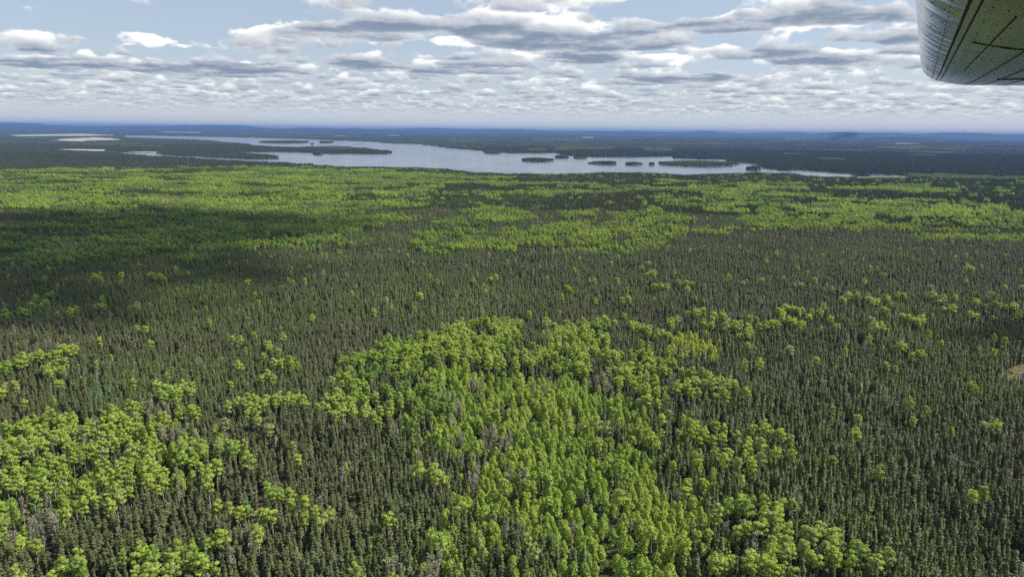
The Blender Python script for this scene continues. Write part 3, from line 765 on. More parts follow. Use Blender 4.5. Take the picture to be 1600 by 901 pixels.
# ------------------------------------------------------------------ where each kind of tree grows (stands traced in plan)
# (outline, {kind: share}, tint centre, clumping size m)
STANDS = [
    # --- far band, left: leafy slope
    ([(-60, 262), (100, 255), (200, 257), (300, 258), (400, 256), (480, 262), (560, 264), (640, 268), (720, 275), (800, 282), (880, 285), (1000, 284), (1120, 287), (1230, 291), (1230, 298), (1120, 297),
      (1000, 298), (900, 300), (820, 302), (720, 300), (660, 296), (640, 290), (560, 282), (480, 276), (380, 272), (300, 272), (200, 276), (100, 290), (-60, 300)], {'aspen': 0.28, 'spruce': .48}, 0.55, 26),
    ([(-60, 305), (40, 302), (120, 290), (130, 262), (260, 256), (420, 262), (560, 272), (640, 288), (655, 305), (640, 325), (560, 335), (440, 338), (330, 330), (250, 322), (140, 330), (60, 322), (-60, 322)], {'aspen': .46, 'spruce': .46, 'bare': .08}, 0.55, 22),
    ([(-60, 258), (80, 250), (130, 258), (110, 285), (50, 300), (-60, 306)], {'aspen': 0.22, 'spruce': .58}, 0.70, 10),
    ([(10, 310), (55, 309), (58, 318), (10, 320)], {'aspen': 0.72, 'spruce': .03}, 0.35, 12),
    # --- left, under the cloud shadow
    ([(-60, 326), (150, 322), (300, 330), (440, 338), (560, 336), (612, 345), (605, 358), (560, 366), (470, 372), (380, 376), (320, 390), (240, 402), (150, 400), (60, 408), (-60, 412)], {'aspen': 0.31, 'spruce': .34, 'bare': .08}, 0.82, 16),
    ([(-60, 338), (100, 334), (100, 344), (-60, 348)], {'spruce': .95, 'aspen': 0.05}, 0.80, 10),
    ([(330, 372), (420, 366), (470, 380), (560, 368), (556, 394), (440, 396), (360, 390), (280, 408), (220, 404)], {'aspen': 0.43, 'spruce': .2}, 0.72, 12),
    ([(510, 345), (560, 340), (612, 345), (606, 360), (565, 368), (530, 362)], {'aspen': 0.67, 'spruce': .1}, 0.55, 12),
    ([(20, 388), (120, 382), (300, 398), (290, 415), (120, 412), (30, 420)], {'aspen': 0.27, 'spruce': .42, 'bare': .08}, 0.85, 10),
    # --- far band, right of the dark wedge
    ([(650, 300), (820, 296), (1000, 297), (1000, 303), (900, 304), (800, 306), (690, 306)], {'aspen': 0.32, 'spruce': .4}, 0.60, 16),
    ([(655, 308), (700, 310), (700, 313), (655, 311)], {'aspen': 0.43, 'spruce': .2}, 0.50, 8),
    ([(735, 320), (760, 318), (765, 326), (740, 326)], {'aspen': 0.38, 'spruce': .3}, 0.55, 6),
    ([(750, 336), (790, 325), (815, 323), (820, 335), (850, 333), (865, 342), (840, 352), (790, 354), (755, 350)], {'aspen': 0.63, 'spruce': .14}, 0.52, 12),
    ([(672, 346), (720, 342), (745, 336), (748, 355), (715, 360), (675, 354)], {'aspen': 0.33, 'spruce': .3, 'bare': .08}, 0.85, 8),
    ([(680, 368), (740, 362), (745, 372), (700, 382), (678, 380)], {'aspen': 0.63, 'spruce': .15}, 0.65, 10),
    ([(700, 386), (760, 382), (800, 380), (800, 396), (750, 396), (700, 396), (665, 394), (668, 384)], {'aspen': 0.63, 'spruce': .15}, 0.60, 10),
    ([(775, 368), (830, 362), (850, 378), (840, 386), (800, 384), (780, 378)], {'aspen': 0.39, 'spruce': .22, 'bare': .06}, 0.50, 8),
    ([(830, 368), (870, 356), (945, 350), (955, 362), (930, 378), (985, 376), (985, 392), (930, 388), (880, 374)], {'aspen': 0.63, 'spruce': .15}, 0.52, 12),
    ([(845, 378), (890, 376), (990, 380), (1060, 372), (1050, 392), (980, 400), (900, 398), (850, 392)], {'poplar': .35, 'aspen': 0.20, 'spruce': .45}, 0.50, 6),
    ([(905, 335), (942, 336), (944, 342), (905, 342)], {'aspen': 0.63, 'spruce': .15}, 0.50, 8), ([(960, 336), (1000, 330), (1060, 326), (1060, 345), (1000, 352), (960, 348)], {'aspen': 0.38, 'spruce': .3}, 0.52, 10),
    ([(1040, 310), (1110, 300), (1200, 304), (1210, 326), (1150, 330), (1060, 326), (1040, 318)], {'aspen': 0.32, 'spruce': .40}, 0.60, 14),
    ([(960, 346), (1060, 348), (1160, 356), (1240, 356), (1240, 366), (1140, 366), (1060, 372), (980, 378)], {'aspen': 0.24, 'spruce': .5, 'bare': .05}, 0.40, 6),
    ([(1150, 330), (1240, 330), (1320, 338), (1320, 362), (1240, 366), (1180, 362), (1150, 345)], {'aspen': 0.32, 'spruce': .40}, 0.48, 10),
    ([(1100, 286), (1200, 286), (1260, 292), (1260, 310), (1180, 306), (1100, 298)], {'aspen': 0.33, 'spruce': .38}, 0.60, 16),
    ([(1230, 302), (1300, 306), (1360, 310), (1440, 312), (1500, 316), (1590, 330), (1640, 340), (1640, 376), (1540, 368), (1440, 364), (1380, 358), (1290, 362), (1230, 350)], {'aspen': 0.33, 'spruce': .33, 'bare': .05}, 0.52, 12),
    ([(1340, 292), (1400, 288), (1460, 288), (1515, 294), (1510, 298), (1430, 303), (1400, 302), (1345, 298)], {'aspen': 0.63, 'spruce': .15}, 0.60, 14),
    ([(1390, 366), (1460, 362), (1540, 364), (1600, 366), (1640, 370), (1640, 376), (1540, 374), (1400, 370)], {'poplar': .75, 'spruce': .25}, 0.25, 8),
    ([(1280, 350), (1380, 352), (1390, 362), (1300, 364)], {'poplar': .45, 'aspen': 0.20, 'spruce': .25}, 0.40, 8), ([(1550, 296), (1570, 296), (1570, 300), (1550, 300)], {'aspen': 0.43, 'spruce': .2}, 0.60, 10),
    ([(1400, 345), (1500, 340), (1560, 352), (1500, 358), (1420, 354)], {'spruce': .7, 'aspen': 0.20}, 0.60, 8),
    # --- the leafy stand in the middle
    ([(520, 572), (560, 562), (600, 548), (640, 540), (668, 524), (700, 512), (760, 506), (815, 510), (830, 540), (790, 560), (720, 565), (700, 590), (690, 615), (640, 640), (560, 640), (520, 630), (505, 618)], {'aspen': .72, 'spruce': .2, 'poplar': .08}, .62, 14),
    ([(655, 530), (700, 512), (770, 506), (815, 512), (812, 548), (740, 550), (660, 552)], {'aspen': .8, 'spruce': .2}, .42, 14),
    ([(505, 625), (590, 628), (588, 650), (540, 656), (505, 652)], {'aspen': .85, 'spruce': .15}, .35, 10),
    ([(715, 552), (775, 552), (785, 576), (715, 576)], {'aspen': .75, 'spruce': .15, 'bare': .1}, .2, 8),
    ([(820, 545), (900, 505), (960, 510), (970, 560), (930, 600), (860, 590), (790, 575)], {'aspen': .5, 'spruce': .48, 'bare': .02}, .4, 7),
    ([(960, 560), (1060, 556), (1060, 610), (1000, 640), (950, 610)], {'aspen': .42, 'spruce': .5, 'bare': .08}, .3, 7),
    ([(590, 640), (640, 585), (700, 575), (760, 575), (840, 585), (920, 595), (965, 612), (1010, 650), (1040, 700), (1062, 760), (1078, 810), (1092, 860), (1060, 930), (960, 930), (880, 870), (820, 830), (760, 800), (715, 760),
      (690, 715), (680, 690), (645, 680), (610, 665)], {'poplar': .80, 'aspen': .06, 'spruce': .07, 'bare': .07}, .45, 7),
    ([(600, 640), (690, 620), (690, 700), (620, 680)], {'aspen': .35, 'poplar': .35, 'spruce': .3}, .75, 7),
    ([(700, 770), (800, 800), (900, 860), (960, 930), (650, 930), (660, 860), (690, 810)], {'poplar': .34, 'spruce': .56, 'bare': .1}, .4, 6),
    ([(690, 705), (760, 700), (770, 760), (700, 760)], {'spruce': .62, 'poplar': .2, 'bare': .18}, .4, 5),
    ([(1057, 535), (1075, 514), (1085, 528), (1135, 535), (1136, 562), (1100, 570), (1060, 560)], {'poplar': .9, 'spruce': .1}, .0, 5),
    ([(1060, 640), (1130, 660), (1140, 760), (1150, 930), (1080, 930), (1090, 860), (1070, 780), (1045, 700)], {'spruce': .62, 'poplar': .22, 'aspen': .08, 'bare': .08}, .4, 6),
    ([(1140, 780), (1240, 800), (1300, 850), (1300, 930), (1130, 930)], {'spruce': .76, 'aspen': .16, 'bare': .08}, .4, 5),
    # --- grove at lower left
    ([(-40, 700), (20, 682), (60, 665), (150, 656), (250, 640), (300, 646), (330, 675), (350, 700), (340, 728), (270, 742), (250, 765), (230, 795), (150, 805), (90, 805), (60, 835), (-40, 840)], {'aspen': .62, 'poplar': .18, 'spruce': .14, 'bare': .06}, .40, 9),
    ([(300, 650), (340, 680), (350, 735), (320, 745), (290, 700)], {'spruce': .55, 'poplar': .3, 'bare': .15}, .3, 6), ([(190, 645), (235, 640), (240, 668), (200, 668)], {'bare': .6, 'spruce': .4}, .3, 6),
    ([(140, 600), (162, 600), (164, 625), (142, 625)], {'larch': .8, 'spruce': .2}, .4, 6),
    ([(-40, 845), (60, 835), (100, 860), (100, 880), (-40, 880)], {'spruce': .7, 'bare': .25, 'larch': .05}, .4, 5),
]
DEFAULT = {'spruce': .945, 'bare': .028, 'larch': .014, 'poplar': .006, 'aspen': .007}
KINDS = ['spruce', 'aspen', 'poplar', 'larch', 'bare']
KEEP = {'spruce': 1.0, 'aspen': 0.50, 'poplar': 0.60, 'larch': 0.9, 'bare': 0.6}   # thinning by crown width

def species(u, v, x, y):
    n = len(u)
    W = np.tile([DEFAULT.get(k, 0) for k in KINDS], (n, 1)); tc_ = np.full(n, .45); cs = np.full(n, 8.0); st = np.full(n, -1)
    W[:, 4] += np.clip(vnoise(x, y, 60, 40) - .62, 0, 1) * .5
    dd_ = np.hypot(x, y); big_ = np.clip((dd_ - 450) / 500, 0, 1)
    jag_u = (vnoise(x, y, 22, 31) - .5) * np.clip(1100 / dd_, 0, 4) * 22 + big_ * (vnoise(x, y, 95, 33, 2) - .5) * 150
    jag_v = (vnoise(x, y, 22, 32) - .5) * np.clip(600 / dd_, 0, 4) * 14 + big_ * (vnoise(x, y, 70, 34, 2) - .5) * np.clip(16000 / dd_, 0, 26)
    for i, (poly, mix_, tn, c_) in enumerate(STANDS):
        k = inside(poly, u + jag_u, v + jag_v)
        W[k] = [mix_.get(q, 0) for q in KINDS]; tc_[k] = tn; cs[k] = c_; st[k] = i
    # trees of a kind keep together: a smooth field picks the kind
    pick = np.zeros(n)
    for s in np.unique(cs):
        k = cs == s
        f = vnoise(x[k] * np.clip(600 / np.hypot(x[k], y[k]), .30, 1.0), y[k], s, 50, 2)
        f2 = vnoise(x[k] * np.clip(500 / np.hypot(x[k], y[k]), .25, 1.0), y[k], s * 3.1, 57, 2)
        f = np.clip((.55 * f + .45 * f2 - .5) * 2.2 + .5, 0, 1)
        pick[k] = np.clip(.86 * f + .14 * RNG.random(k.sum()), 0, .999)
    # spread to uniform by rank
    order = np.argsort(pick); 
    for s in np.unique(st):
        k = np.where(st == s)[0]
        if len(k) > 3:
            rk = np.empty(len(k)); rk[np.argsort(pick[k])] = (np.arange(len(k)) + .5) / len(k); pick[k] = rk
        else: pick[k] = RNG.random(len(k))
    lone = st == -1
    pick[lone] = RNG.random(lone.sum())
    W /= W.sum(1, keepdims=True); C = np.cumsum(W, 1)
    return (pick[:, None] > C).sum(1).clip(0, 4), tc_, st

# lone leafy trees and small clumps standing among the spruces: crown centre u, v, number, tint
LONE = """1012,410,1 1015,427,3 1034,446,4 1063,441,2 1075,443,2 1073,453,2 1161,441,1,.1 1191,436,1 1272,438,1,.1 1350,439,1,.1 1360,419,1 1517,420,3 1251,445,1,.1 1300,454,1,.1
1319,467,2 1336,464,4 1362,470,5 1383,468,2,.6 1383,487,2 1409,463,2 1455,450,1 1457,462,1 1491,464,1 1467,469,2 1476,484,2 1487,485,1 1523,473,1 1555,477,3 1577,479,2 1570,447,1 1594,450,2,.1 1547,459,1,.1
1523,492,2 1592,492,1 1414,497,2 1433,503,5 1360,501,1,.1 1379,514,2 1366,513,1,.1 1412,542,2 1426,554,1 1437,550,1 1232,548,1 1186,571,1
1081,490,2 1097,489,2 1118,492,2 1060,498,1 1048,506,1 1109,505,3,.15 1133,499,2 1141,511,3 1159,507,4 1176,498,2,.7 1188,511,2 1167,522,3,.2 1208,506,3 1229,501,2 1244,505,5 1218,490,3 1232,482,4 1248,486,3 1262,494,1 1277,488,3 1287,482,1
1310,508,1,.05 1169,539,1 1007,516,4 1026,524,1 1039,521,2 1010,539,2 1022,565,4 1049,569,3 1011,556,1 1006,586,1 1071,582,2 1090,584,2 1062,606,3 1082,595,3 1105,604,3 1120,593,4 1142,602,3 1127,617,4 1090,614,2 1107,584,1 1026,610,1 1167,614,1
1026,630,1 1007,628,2 1047,647,1,.15 1032,656,1 1090,673,4 1116,684,3 1084,664,1 1127,666,2 1152,677,1,.1 1172,697,4 1171,712,2 1176,669,1 1191,669,1 1214,679,2 1236,690,1 1213,706,1 1237,714,1 1187,719,1,.15 1172,732,1 1137,711,1 1144,725,3 1117,714,1
1338,678,1 1546,663,2 1157,791,6,.55 1165,825,4,.5 1186,789,2,.5 1206,821,4 1217,800,2 1229,787,2 1210,846,2 1232,834,1 1266,834,4 1249,859,3 1307,836,2 1300,859,3 1313,874,3 1279,872,1 1347,855,3,.5 1204,868,1 1176,879,3 1200,889,4 1227,891,2 1133,877,3 1066,855,2 1121,881,1
1369,879,1,.1 1386,870,1,.1 70,438,1 50,474,1 65,477,2,.7 36,490,2,.7 5,493,3,.8 119,482,1 109,490,1 155,480,2 91,490,1 211,480,3 220,512,2 148,433,1 191,430,1 237,433,3 250,431,1 387,442,1 235,539,1 370,530,2 442,525,1 421,542,3 435,547,1 438,568,3 457,568,3 418,590,4 371,573,1
29,569,4 53,559,6 79,556,2 101,550,4 100,568,2 83,579,5 93,599,1 2,578,2 208,600,1 247,603,1 278,609,9 262,618,5,.5 9,607,3 457,619,2 683,440,1 655,462,2 740,437,1 772,434,2 585,489,1 888,452,3 965,440,1 980,470,3 602,470,1,.1
753,489,1,.1 855,507,3 935,502,2 950,503,4 974,493,1 990,508,3 1005,516,4 1046,504,1 648,548,2 660,555,3 605,556,3 620,550,4 588,557,2 564,564,1 360,634,3 385,632,3 408,630,4 432,628,4 455,625,4 470,628,3 352,663,1 361,700,5,.5 422,670,1 404,655,1 395,642,3 464,715,1 336,737,2 326,760,1 347,792,2 376,797,2 434,770,5,.5 468,787,2
489,804,3 406,830,2 416,805,3 329,845,2 210,868,3,.55 232,864,3,.55 255,872,3,.55 280,866,3,.55 300,880,2,.5 322,884,3 232,893,3 265,896,3 115,887,4,.55 95,893,2 32,897,2 40,849,3 669,735,3 684,742,3 580,652,2 725,790,2 674,835,1 687,852,1 517,797,1 553,897,2 821,849,1,.1 834,859,1,.1 500,812,1 605,812,1,.5
640,560,3 700,535,5 675,540,5 730,520,4 780,515,4 801,520,3 810,552,3 771,545,4 880,520,3 905,515,3 925,525,4 945,530,3 890,545,4 905,556,4 920,548,3 955,553,3 968,556,2 975,580,4 990,575,3 870,560,2 848,555,3 670,606,4,.6 905,575,2""".split()
lone_pts, lone_tint, lone_cl = [], [], []
for i, s in enumerate(LONE):
    q = s.split(','); u, v, n = float(q[0]), float(q[1]), int(q[2]); tn = float(q[3]) if len(q) > 3 else .33
    zc = 10.2
    g = ground_pt(np.array([u]), np.array([v]), zc)[0]
    far = min(1.0, np.hypot(*g) / 420.0)
    for k in range(n):
        a = 2.4 * k + i; rr = (0 if n == 1 else (1.25 + .75 * far) * math.sqrt(k + .4))
        lone_pts.append((g[0] + math.cos(a) * rr * 1.35, g[1] + math.sin(a) * rr)); lone_tint.append(tn + RNG.normal() * .07); lone_cl.append(i)
lone_pts = np.array(lone_pts); lone_tint = np.clip(np.array(lone_tint), 0, 1); lone_cl = np.array(lone_cl)

# all tree places up to 1150 m
S = 2.22
MAXA = math.radians(39.5)
def grid(step, r0, r1, jit=0.60):
    X, Y = np.meshgrid(np.arange(-r1 * math.sin(MAXA), r1 * math.sin(MAXA), step), np.arange(r0 * 0.6, r1, step * .95))
    X[::2] += step * .5
    X = X.ravel() + (RNG.random(X.size) - .5) * 2 * jit * step; Y = Y.ravel() + (RNG.random(Y.size) - .5) * 2 * jit * step
    d = np.hypot(X, Y); a = np.abs(np.arctan2(X, Y))
    k = (d > r0) & (d < r1) & (a < MAXA)
    return X[k], Y[k]
NEAR, MID, FAR, REM = 158.0, 1150.0, 2500.0, 6200.0
X, Y = grid(S, NEAR, MID)
# uneven stocking: small gaps, thin patches
dens = vnoise(X, Y, 9, 70, 2) * .6 + vnoise(X, Y, 45, 71) * .4
k = RNG.random(len(X)) < np.clip(.62 + (dens - .36) * 2.8, .22, 1.0)
X, Y = X[k], Y[k]
u, v, _ = project(X, Y, np.full(len(X), 7.0))
ub, vb, _ = project(X, Y, np.zeros(len(X)))
k = np.ones(len(X), bool)
for p in CLEARINGS + [WATERS[10]]: k &= ~inside(p, ub, vb)
X, Y, u, v = X[k], Y[k], u[k], v[k]
# no spruce where a lone leafy tree stands
cell = {}
for (px, py) in lone_pts: cell.setdefault((int(px // 4), int(py // 4)), []).append((px, py))
def near_lone(x, y, r2=2.9):
    ci, cj = int(x // 4), int(y // 4)
    for i in (-1, 0, 1):
        for j in (-1, 0, 1):
            for q in cell.get((ci + i, cj + j), ()):
                if (q[0] - x) ** 2 + (q[1] - y) ** 2 < r2: return True
    return False
k = np.array([not near_lone(a, b) for a, b in zip(X, Y)])
X, Y, u, v = X[k], Y[k], u[k], v[k]
SP, TC, ST = species(u, v, X, Y)
keep = RNG.random(len(X)) < np.array([KEEP[q] for q in KINDS])[SP]
X, Y, SP, TC, ST = X[keep], Y[keep], SP[keep], TC[keep], ST[keep]
trees = {}
for i, kd in enumerate(KINDS):
    m = SP == i
    x, y, t_, s_ = X[m], Y[m], TC[m].copy(), ST[m]; cl = np.full(len(x), -1)
    if kd == 'aspen':
        x = np.concatenate([x, lone_pts[:, 0]]); y = np.concatenate([y, lone_pts[:, 1]]); t_ = np.concatenate([t_, lone_tint]); s_ = np.concatenate([s_, np.full(len(lone_pts), -2)]); cl = np.concatenate([cl, lone_cl])
    if kd == 'spruce': t_ = vnoise(x, y, 70, 80, 2) * 1.1 - .05
    elif kd == 'poplar': t_ = t_ + (vnoise(x, y, 14, 81) - .5) * .5
    elif kd == 'aspen': t_ = t_ + (vnoise(x, y, 16, 82) - .5) * np.where(cl >= 0, .25, .6)
    t_ = np.clip(t_ + RNG.normal(size=len(x)) * .08, 0, 1)
    hsc = (.78 + .36 * vnoise(x, y, 30, 83)) * (.62 + .58 * RNG.random(len(x)) ** .75)
    if kd == 'poplar': hsc *= .95
    if kd == 'aspen': hsc = np.where(cl >= 0, .96 + .22 * RNG.random(len(x)), .82 + .34 * RNG.random(len(x)))
    wsc = hsc ** .7 * (.82 + .34 * RNG.random(len(x)))
    if kd == 'aspen': wsc = np.where(cl >= 0, wsc * np.clip(1.0 + (np.hypot(x, y) - 250) / 700, 1.0, 1.45), wsc)
    trees[kd] = dict(x=x, y=y, t=t_, st=s_, cl=cl, s=np.stack([wsc, wsc, hsc], -1))

# ------------------------------------------------------------------ the trees that show largest: things with trunk and crown
NAMES = {'spruce': ('spruce_tree', 'spruce tree', 'dark spruces of the forest'), 'aspen': ('aspen_tree', 'aspen tree', 'leafy aspens among the spruces'), 'poplar': ('poplar_tree', 'poplar tree', 'young green poplars'),
         'larch': ('larch_tree', 'larch tree', 'blue green larches'), 'bare': ('bare_tree', 'bare tree', 'pale trees with hardly any leaves')}
FOREST = {'spruce': ('spruce_forest', 'dense dark forest of slender spruces'), 'aspen': ('aspen_forest', 'yellow green aspens growing in groves and bands'), 'poplar': ('poplar_thicket', 'dense thicket of young green poplars'),
          'larch': ('larch_wood', 'scattered blue green larches'), 'bare': ('bare_wood', 'scattered pale trees with hardly any leaves')}
COLUMN = ((0, 200, 'far left'), (200, 440, 'left side'), (440, 640, 'left of middle'), (640, 820, 'middle'), (820, 1000, 'centre right'),
          (1000, 1200, 'right of middle'), (1200, 1420, 'right side'), (1420, 1640, 'far right'))
def place_words(u, v):
    for a, b, w in COLUMN:
        if u < b: break
    hv = 'at near edge' if v > 820 else 'in near woods' if v > 700 else 'in middle distance' if v > 560 else 'in far woods'
    return w, hv
ORD = ['first', 'second', 'third', 'fourth', 'fifth', 'sixth', 'seventh', 'eighth', 'ninth', 'tenth', 'eleventh', 'twelfth', 'thirteenth', 'fourteenth', 'fifteenth', 'sixteenth', 'seventeenth', 'eighteenth', 'nineteenth', 'twentieth']
LIMIT = 300
for kd in KINDS:
    T = trees[kd]
    n = len(T['x'])
    zt = {'spruce': 9.5, 'aspen': 12, 'poplar': 8.4, 'larch': 10.5, 'bare': 10}[kd]
    ut, vt, _ = project(T['x'], T['y'], np.full(n, zt * .93))
    um, vm, dist = project(T['x'], T['y'], np.full(n, zt * .6))
    ok = (ut > 6) & (ut < 1594) & (vt < 893)
    order = np.where(ok)[0][np.argsort(dist[ok])][:LIMIT]
    single = np.zeros(n, bool); single[order] = True
    proto = []
    nm, cat, grp = NAMES[kd]
    labels = {}
    if kd == 'aspen':
        byc = {}
        for i in order:
            if T['cl'][i] >= 0: byc.setdefault(place_words(um[i], vm[i]), []).append(i)
        for (w, hv), lst in byc.items():
            lst.sort(key=lambda i: um[i])
            for j, i in enumerate(lst):
                if len(lst) == 1: labels[i] = (f"lone yellow green aspen among dark spruces {hv}, {w}", None)
                elif j < len(ORD): labels[i] = (f"aspen clear of the groves {hv}, {w}, {ORD[j]} from left there", None)
                else: labels[i] = (f"aspen clear of the groves {hv}, {w}, towards right there", f"aspens clear of the groves {hv} {w}")
    for i in order:
        if i in labels: lab, g2 = labels[i]
        else:
            w, hv = place_words(um[i], vm[i])
            hz = T['s'][i][2]; size = 'tall ' if hz > 1.06 else 'short ' if hz < .84 else ''
            if kd == 'aspen': size += 'pale ' if T['t'][i] < .3 else 'deep green ' if T['t'][i] > .62 else 'yellow green '
            if kd == 'poplar': size += 'yellowish ' if T['t'][i] < .32 else 'deep green ' if T['t'][i] > .62 else 'green '
            look = {'spruce': size + 'slender dark spruce in dense stand', 'aspen': size + 'aspen in leafy grove', 'poplar': size + 'young poplar in leafy thicket', 'larch': size + 'soft blue green larch among spruces', 'bare': size + 'grey twiggy tree with few leaves'}[kd]
            lab = f"{look} {hv}, {w}"; g2 = f"{look} {hv} {w}"
        root = thing(nm, lab, cat, (float(T['x'][i]), float(T['y'][i]), 0.0), float(RNG.random() * 6.283), g2 or grp)
        root.scale = [float(q) for q in T['s'][i]]
        tm, cm = PARTS[kd][int(RNG.integers(len(PARTS[kd])))]
        for pn, me in (("trunk", tm), ("crown", cm)):
            c = obj(pn, me, root); c['tint'] = float(T['t'][i])
    r = ~single
    P = np.stack([T['x'][r], T['y'][r], np.zeros(r.sum())], -1)
    T['mass'] = (P, T['s'][r], T['t'][r])

# ------------------------------------------------------------------ the rest of the near forest, and the woods to the shore
def cells(step, r0, r1):
    X, Y = grid(step, r0, r1, .28)
    z = height(X, Y)
    u, v, _ = project(X, Y, z)
    return X, Y, z, u, v
for kd in KINDS:
    P, s, t_ = trees[kd]['mass']
    if len(P): scatter(FOREST[kd][0], PROTO[kd], P, s, t_, FOREST[kd][1])
X, Y, z, u, v = cells(8.2, MID, FAR)
w = ~(in_water(u, v) | in_bog(u, v))
X, Y, z, u, v = X[w], Y[w], z[w], u[w], v[w]
uc_, vc_, _ = project(X, Y, z + 9.0)
SP, TC, ST = species(uc_, vc_, X, Y)
leafy = ((SP == 1) | (SP == 2)) & (RNG.random(len(X)) < .80)
hs = (.82 + .34 * vnoise(X, Y, 60, 83)) * (.86 + .28 * RNG.random(len(X)))
tn = np.clip(TC + .12 + (vnoise(X * .5, Y, 36, 82, 2) - .5) * .9 + RNG.normal(size=len(X)) * .1, 0, 1)
Pm = np.stack([X, Y, z], -1)
sm = ~leafy & (SP != 4)
scatter("spruce_forest", PROTO['spruce_mid'], Pm[sm], hs[sm], np.clip(vnoise(X[sm], Y[sm], 90, 80), 0, 1), 'dark spruces between the leafy bands and the lake shore')
scatter("aspen_forest", PROTO['aspen_mid'], Pm[leafy], hs[leafy], tn[leafy], 'bright leafy aspens in bands on the slope before the lake')
bm_ = SP == 4
Pb = Pm[bm_]; Pb = np.repeat(Pb, 4, 0) + np.concatenate([RNG.normal(size=(len(Pb) * 4, 2)) * 2.6, np.zeros((len(Pb) * 4, 1))], 1)
if len(Pb): scatter("bare_wood", PROTO['bare'], Pb, .9 + .3 * RNG.random(len(Pb)), RNG.random(len(Pb)), 'pale leafless trees mixed into the slope before the lake')

GREEN = [[(1005, 232), (1045, 231), (1046, 238), (1008, 238)], [(868, 230), (896, 231), (896, 237), (870, 237)], [(925, 232), (960, 231), (960, 235), (925, 235)], [(895, 226), (912, 226), (910, 229), (896, 229)],
         [(1395, 229), (1438, 229), (1436, 235), (1400, 235)], [(830, 234), (850, 234), (848, 238), (830, 238)], [(830, 217), (905, 217), (905, 222), (835, 222)], [(700, 218), (740, 219), (738, 224), (702, 223)]]
def far_woods(step, r0, r1, tag_, lab):
    X, Y, z, u, v = cells(step, r0, r1)
    w = ~(in_water(u, v) | in_bog(u, v) | on_isle(u, v))
    X, Y, z, u, v = X[w], Y[w], z[w], u[w], v[w]
    f = vnoise(X * .5, Y, 420, 90, 3)
    leafy = f > (.71 if r0 > 5000 else .77)
    for p in GREEN: leafy |= inside(p, u, v) & (RNG.random(len(X)) < .55)
    hs = .85 + .3 * RNG.random(len(X)); P = np.stack([X, Y, z - .3], -1)
    rz = RNG.integers(0, 4, len(X)) * (math.pi / 2)
    m = ~leafy
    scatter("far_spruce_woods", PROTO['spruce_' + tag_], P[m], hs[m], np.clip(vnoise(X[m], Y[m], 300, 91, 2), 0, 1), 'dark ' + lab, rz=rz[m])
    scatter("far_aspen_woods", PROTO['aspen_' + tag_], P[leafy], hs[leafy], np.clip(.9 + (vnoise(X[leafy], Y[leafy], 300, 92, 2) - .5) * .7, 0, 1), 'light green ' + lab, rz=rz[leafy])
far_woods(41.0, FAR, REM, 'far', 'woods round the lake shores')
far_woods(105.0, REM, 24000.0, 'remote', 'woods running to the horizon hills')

# undergrowth: shrubs below the leafy trees, sedge in the clearings
X, Y = grid(2.2, NEAR, 640)
u, v, _ = project(X, Y, np.full(len(X), 1.0))
_, _, ST = species(u, v, X, Y)
leafst = np.array([(STANDS[i][1].get('aspen', 0) + STANDS[i][1].get('poplar', 0)) > .55 if i >= 0 else False for i in ST])
k = (leafst & (RNG.random(len(X)) < .75)) | (RNG.random(len(X)) < .05)
scatter("undergrowth", PROTO['shrub'], np.stack([X[k], Y[k], np.zeros(k.sum())], -1), .7 + .9 * RNG.random(k.sum()), RNG.random(k.sum()), 'low leafy shrubs under the trees')
X, Y = grid(1.0, NEAR, 560, .5)
u, v, _ = project(X, Y, np.zeros(len(X)))
k = np.zeros(len(X), bool)
for p in CLEARINGS: k |= inside(p, u, v)
k &= ~inside(WATERS[10], u, v)
scatter("sedge_grass", PROTO['sedge'], np.stack([X[k], Y[k], np.zeros(k.sum())], -1), .6 + .7 * RNG.random(k.sum()), RNG.random(k.sum()), 'dry tan sedge in the clearings')

# fallen logs in the gaps: u, v of both ends
LOGS = [(398, 812, 412, 794, 'pale fallen trunk across the tan clearing near the leafy grove'), (404, 836, 424, 818, 'grey fallen trunk below the round leafy tree in the clearing'), (470, 883, 484, 869, 'broken trunk lying in the gap at the near edge'),
        (474, 897, 486, 891, 'short pale log at the near edge'), (420, 748, 442, 734, 'thin grey trunk lying among the spruces past the clearing'), (536, 797, 546, 786, 'pale log in the small tan gap'), (556, 800, 572, 790, 'thin bleached log beside the small tan gap'),
        (418, 898, 436, 886, 'long bare log lying between spruces at the very near edge')]
for (u0, v0, u1, v1, lab) in LOGS:
    a, b = ground_pt(np.array([u0, u1]), np.array([v0, v1]), 0.5)
    L = float(np.linalg.norm(b - a)); ln = min(L, 14.0)
    r = np.random.default_rng(int(u0))
    root = thing("fallen_log", lab, "fallen log", (float(a[0]), float(a[1]), .45), math.atan2(b[1] - a[1], b[0] - a[0]))
    V, Fc = tube([(0, 0, 0), (0, 0.1, ln * .5), (0, -0.05, ln)], [0.24, 0.19, 0.09], 8)
    V = [(p[2], p[0], p[1]) for p in V]
    obj("trunk", mesh("trunk", V, Fc, mats=[M_GREY], smooth=True), root)
    for q in range(5):
        xx = ln * (.45 + .1 * q); aa = r.random() * 3.1
        V, Fc = tube([(0, 0, 0), (.15, 0, .8)], [.05, .015], 4)
        V = [(p[0] + xx, p[2] * math.cos(aa), p[2] * abs(math.sin(aa)) + p[1]) for p in V]
        obj("branch", mesh("branch", V, Fc, mats=[M_GREY]), root)

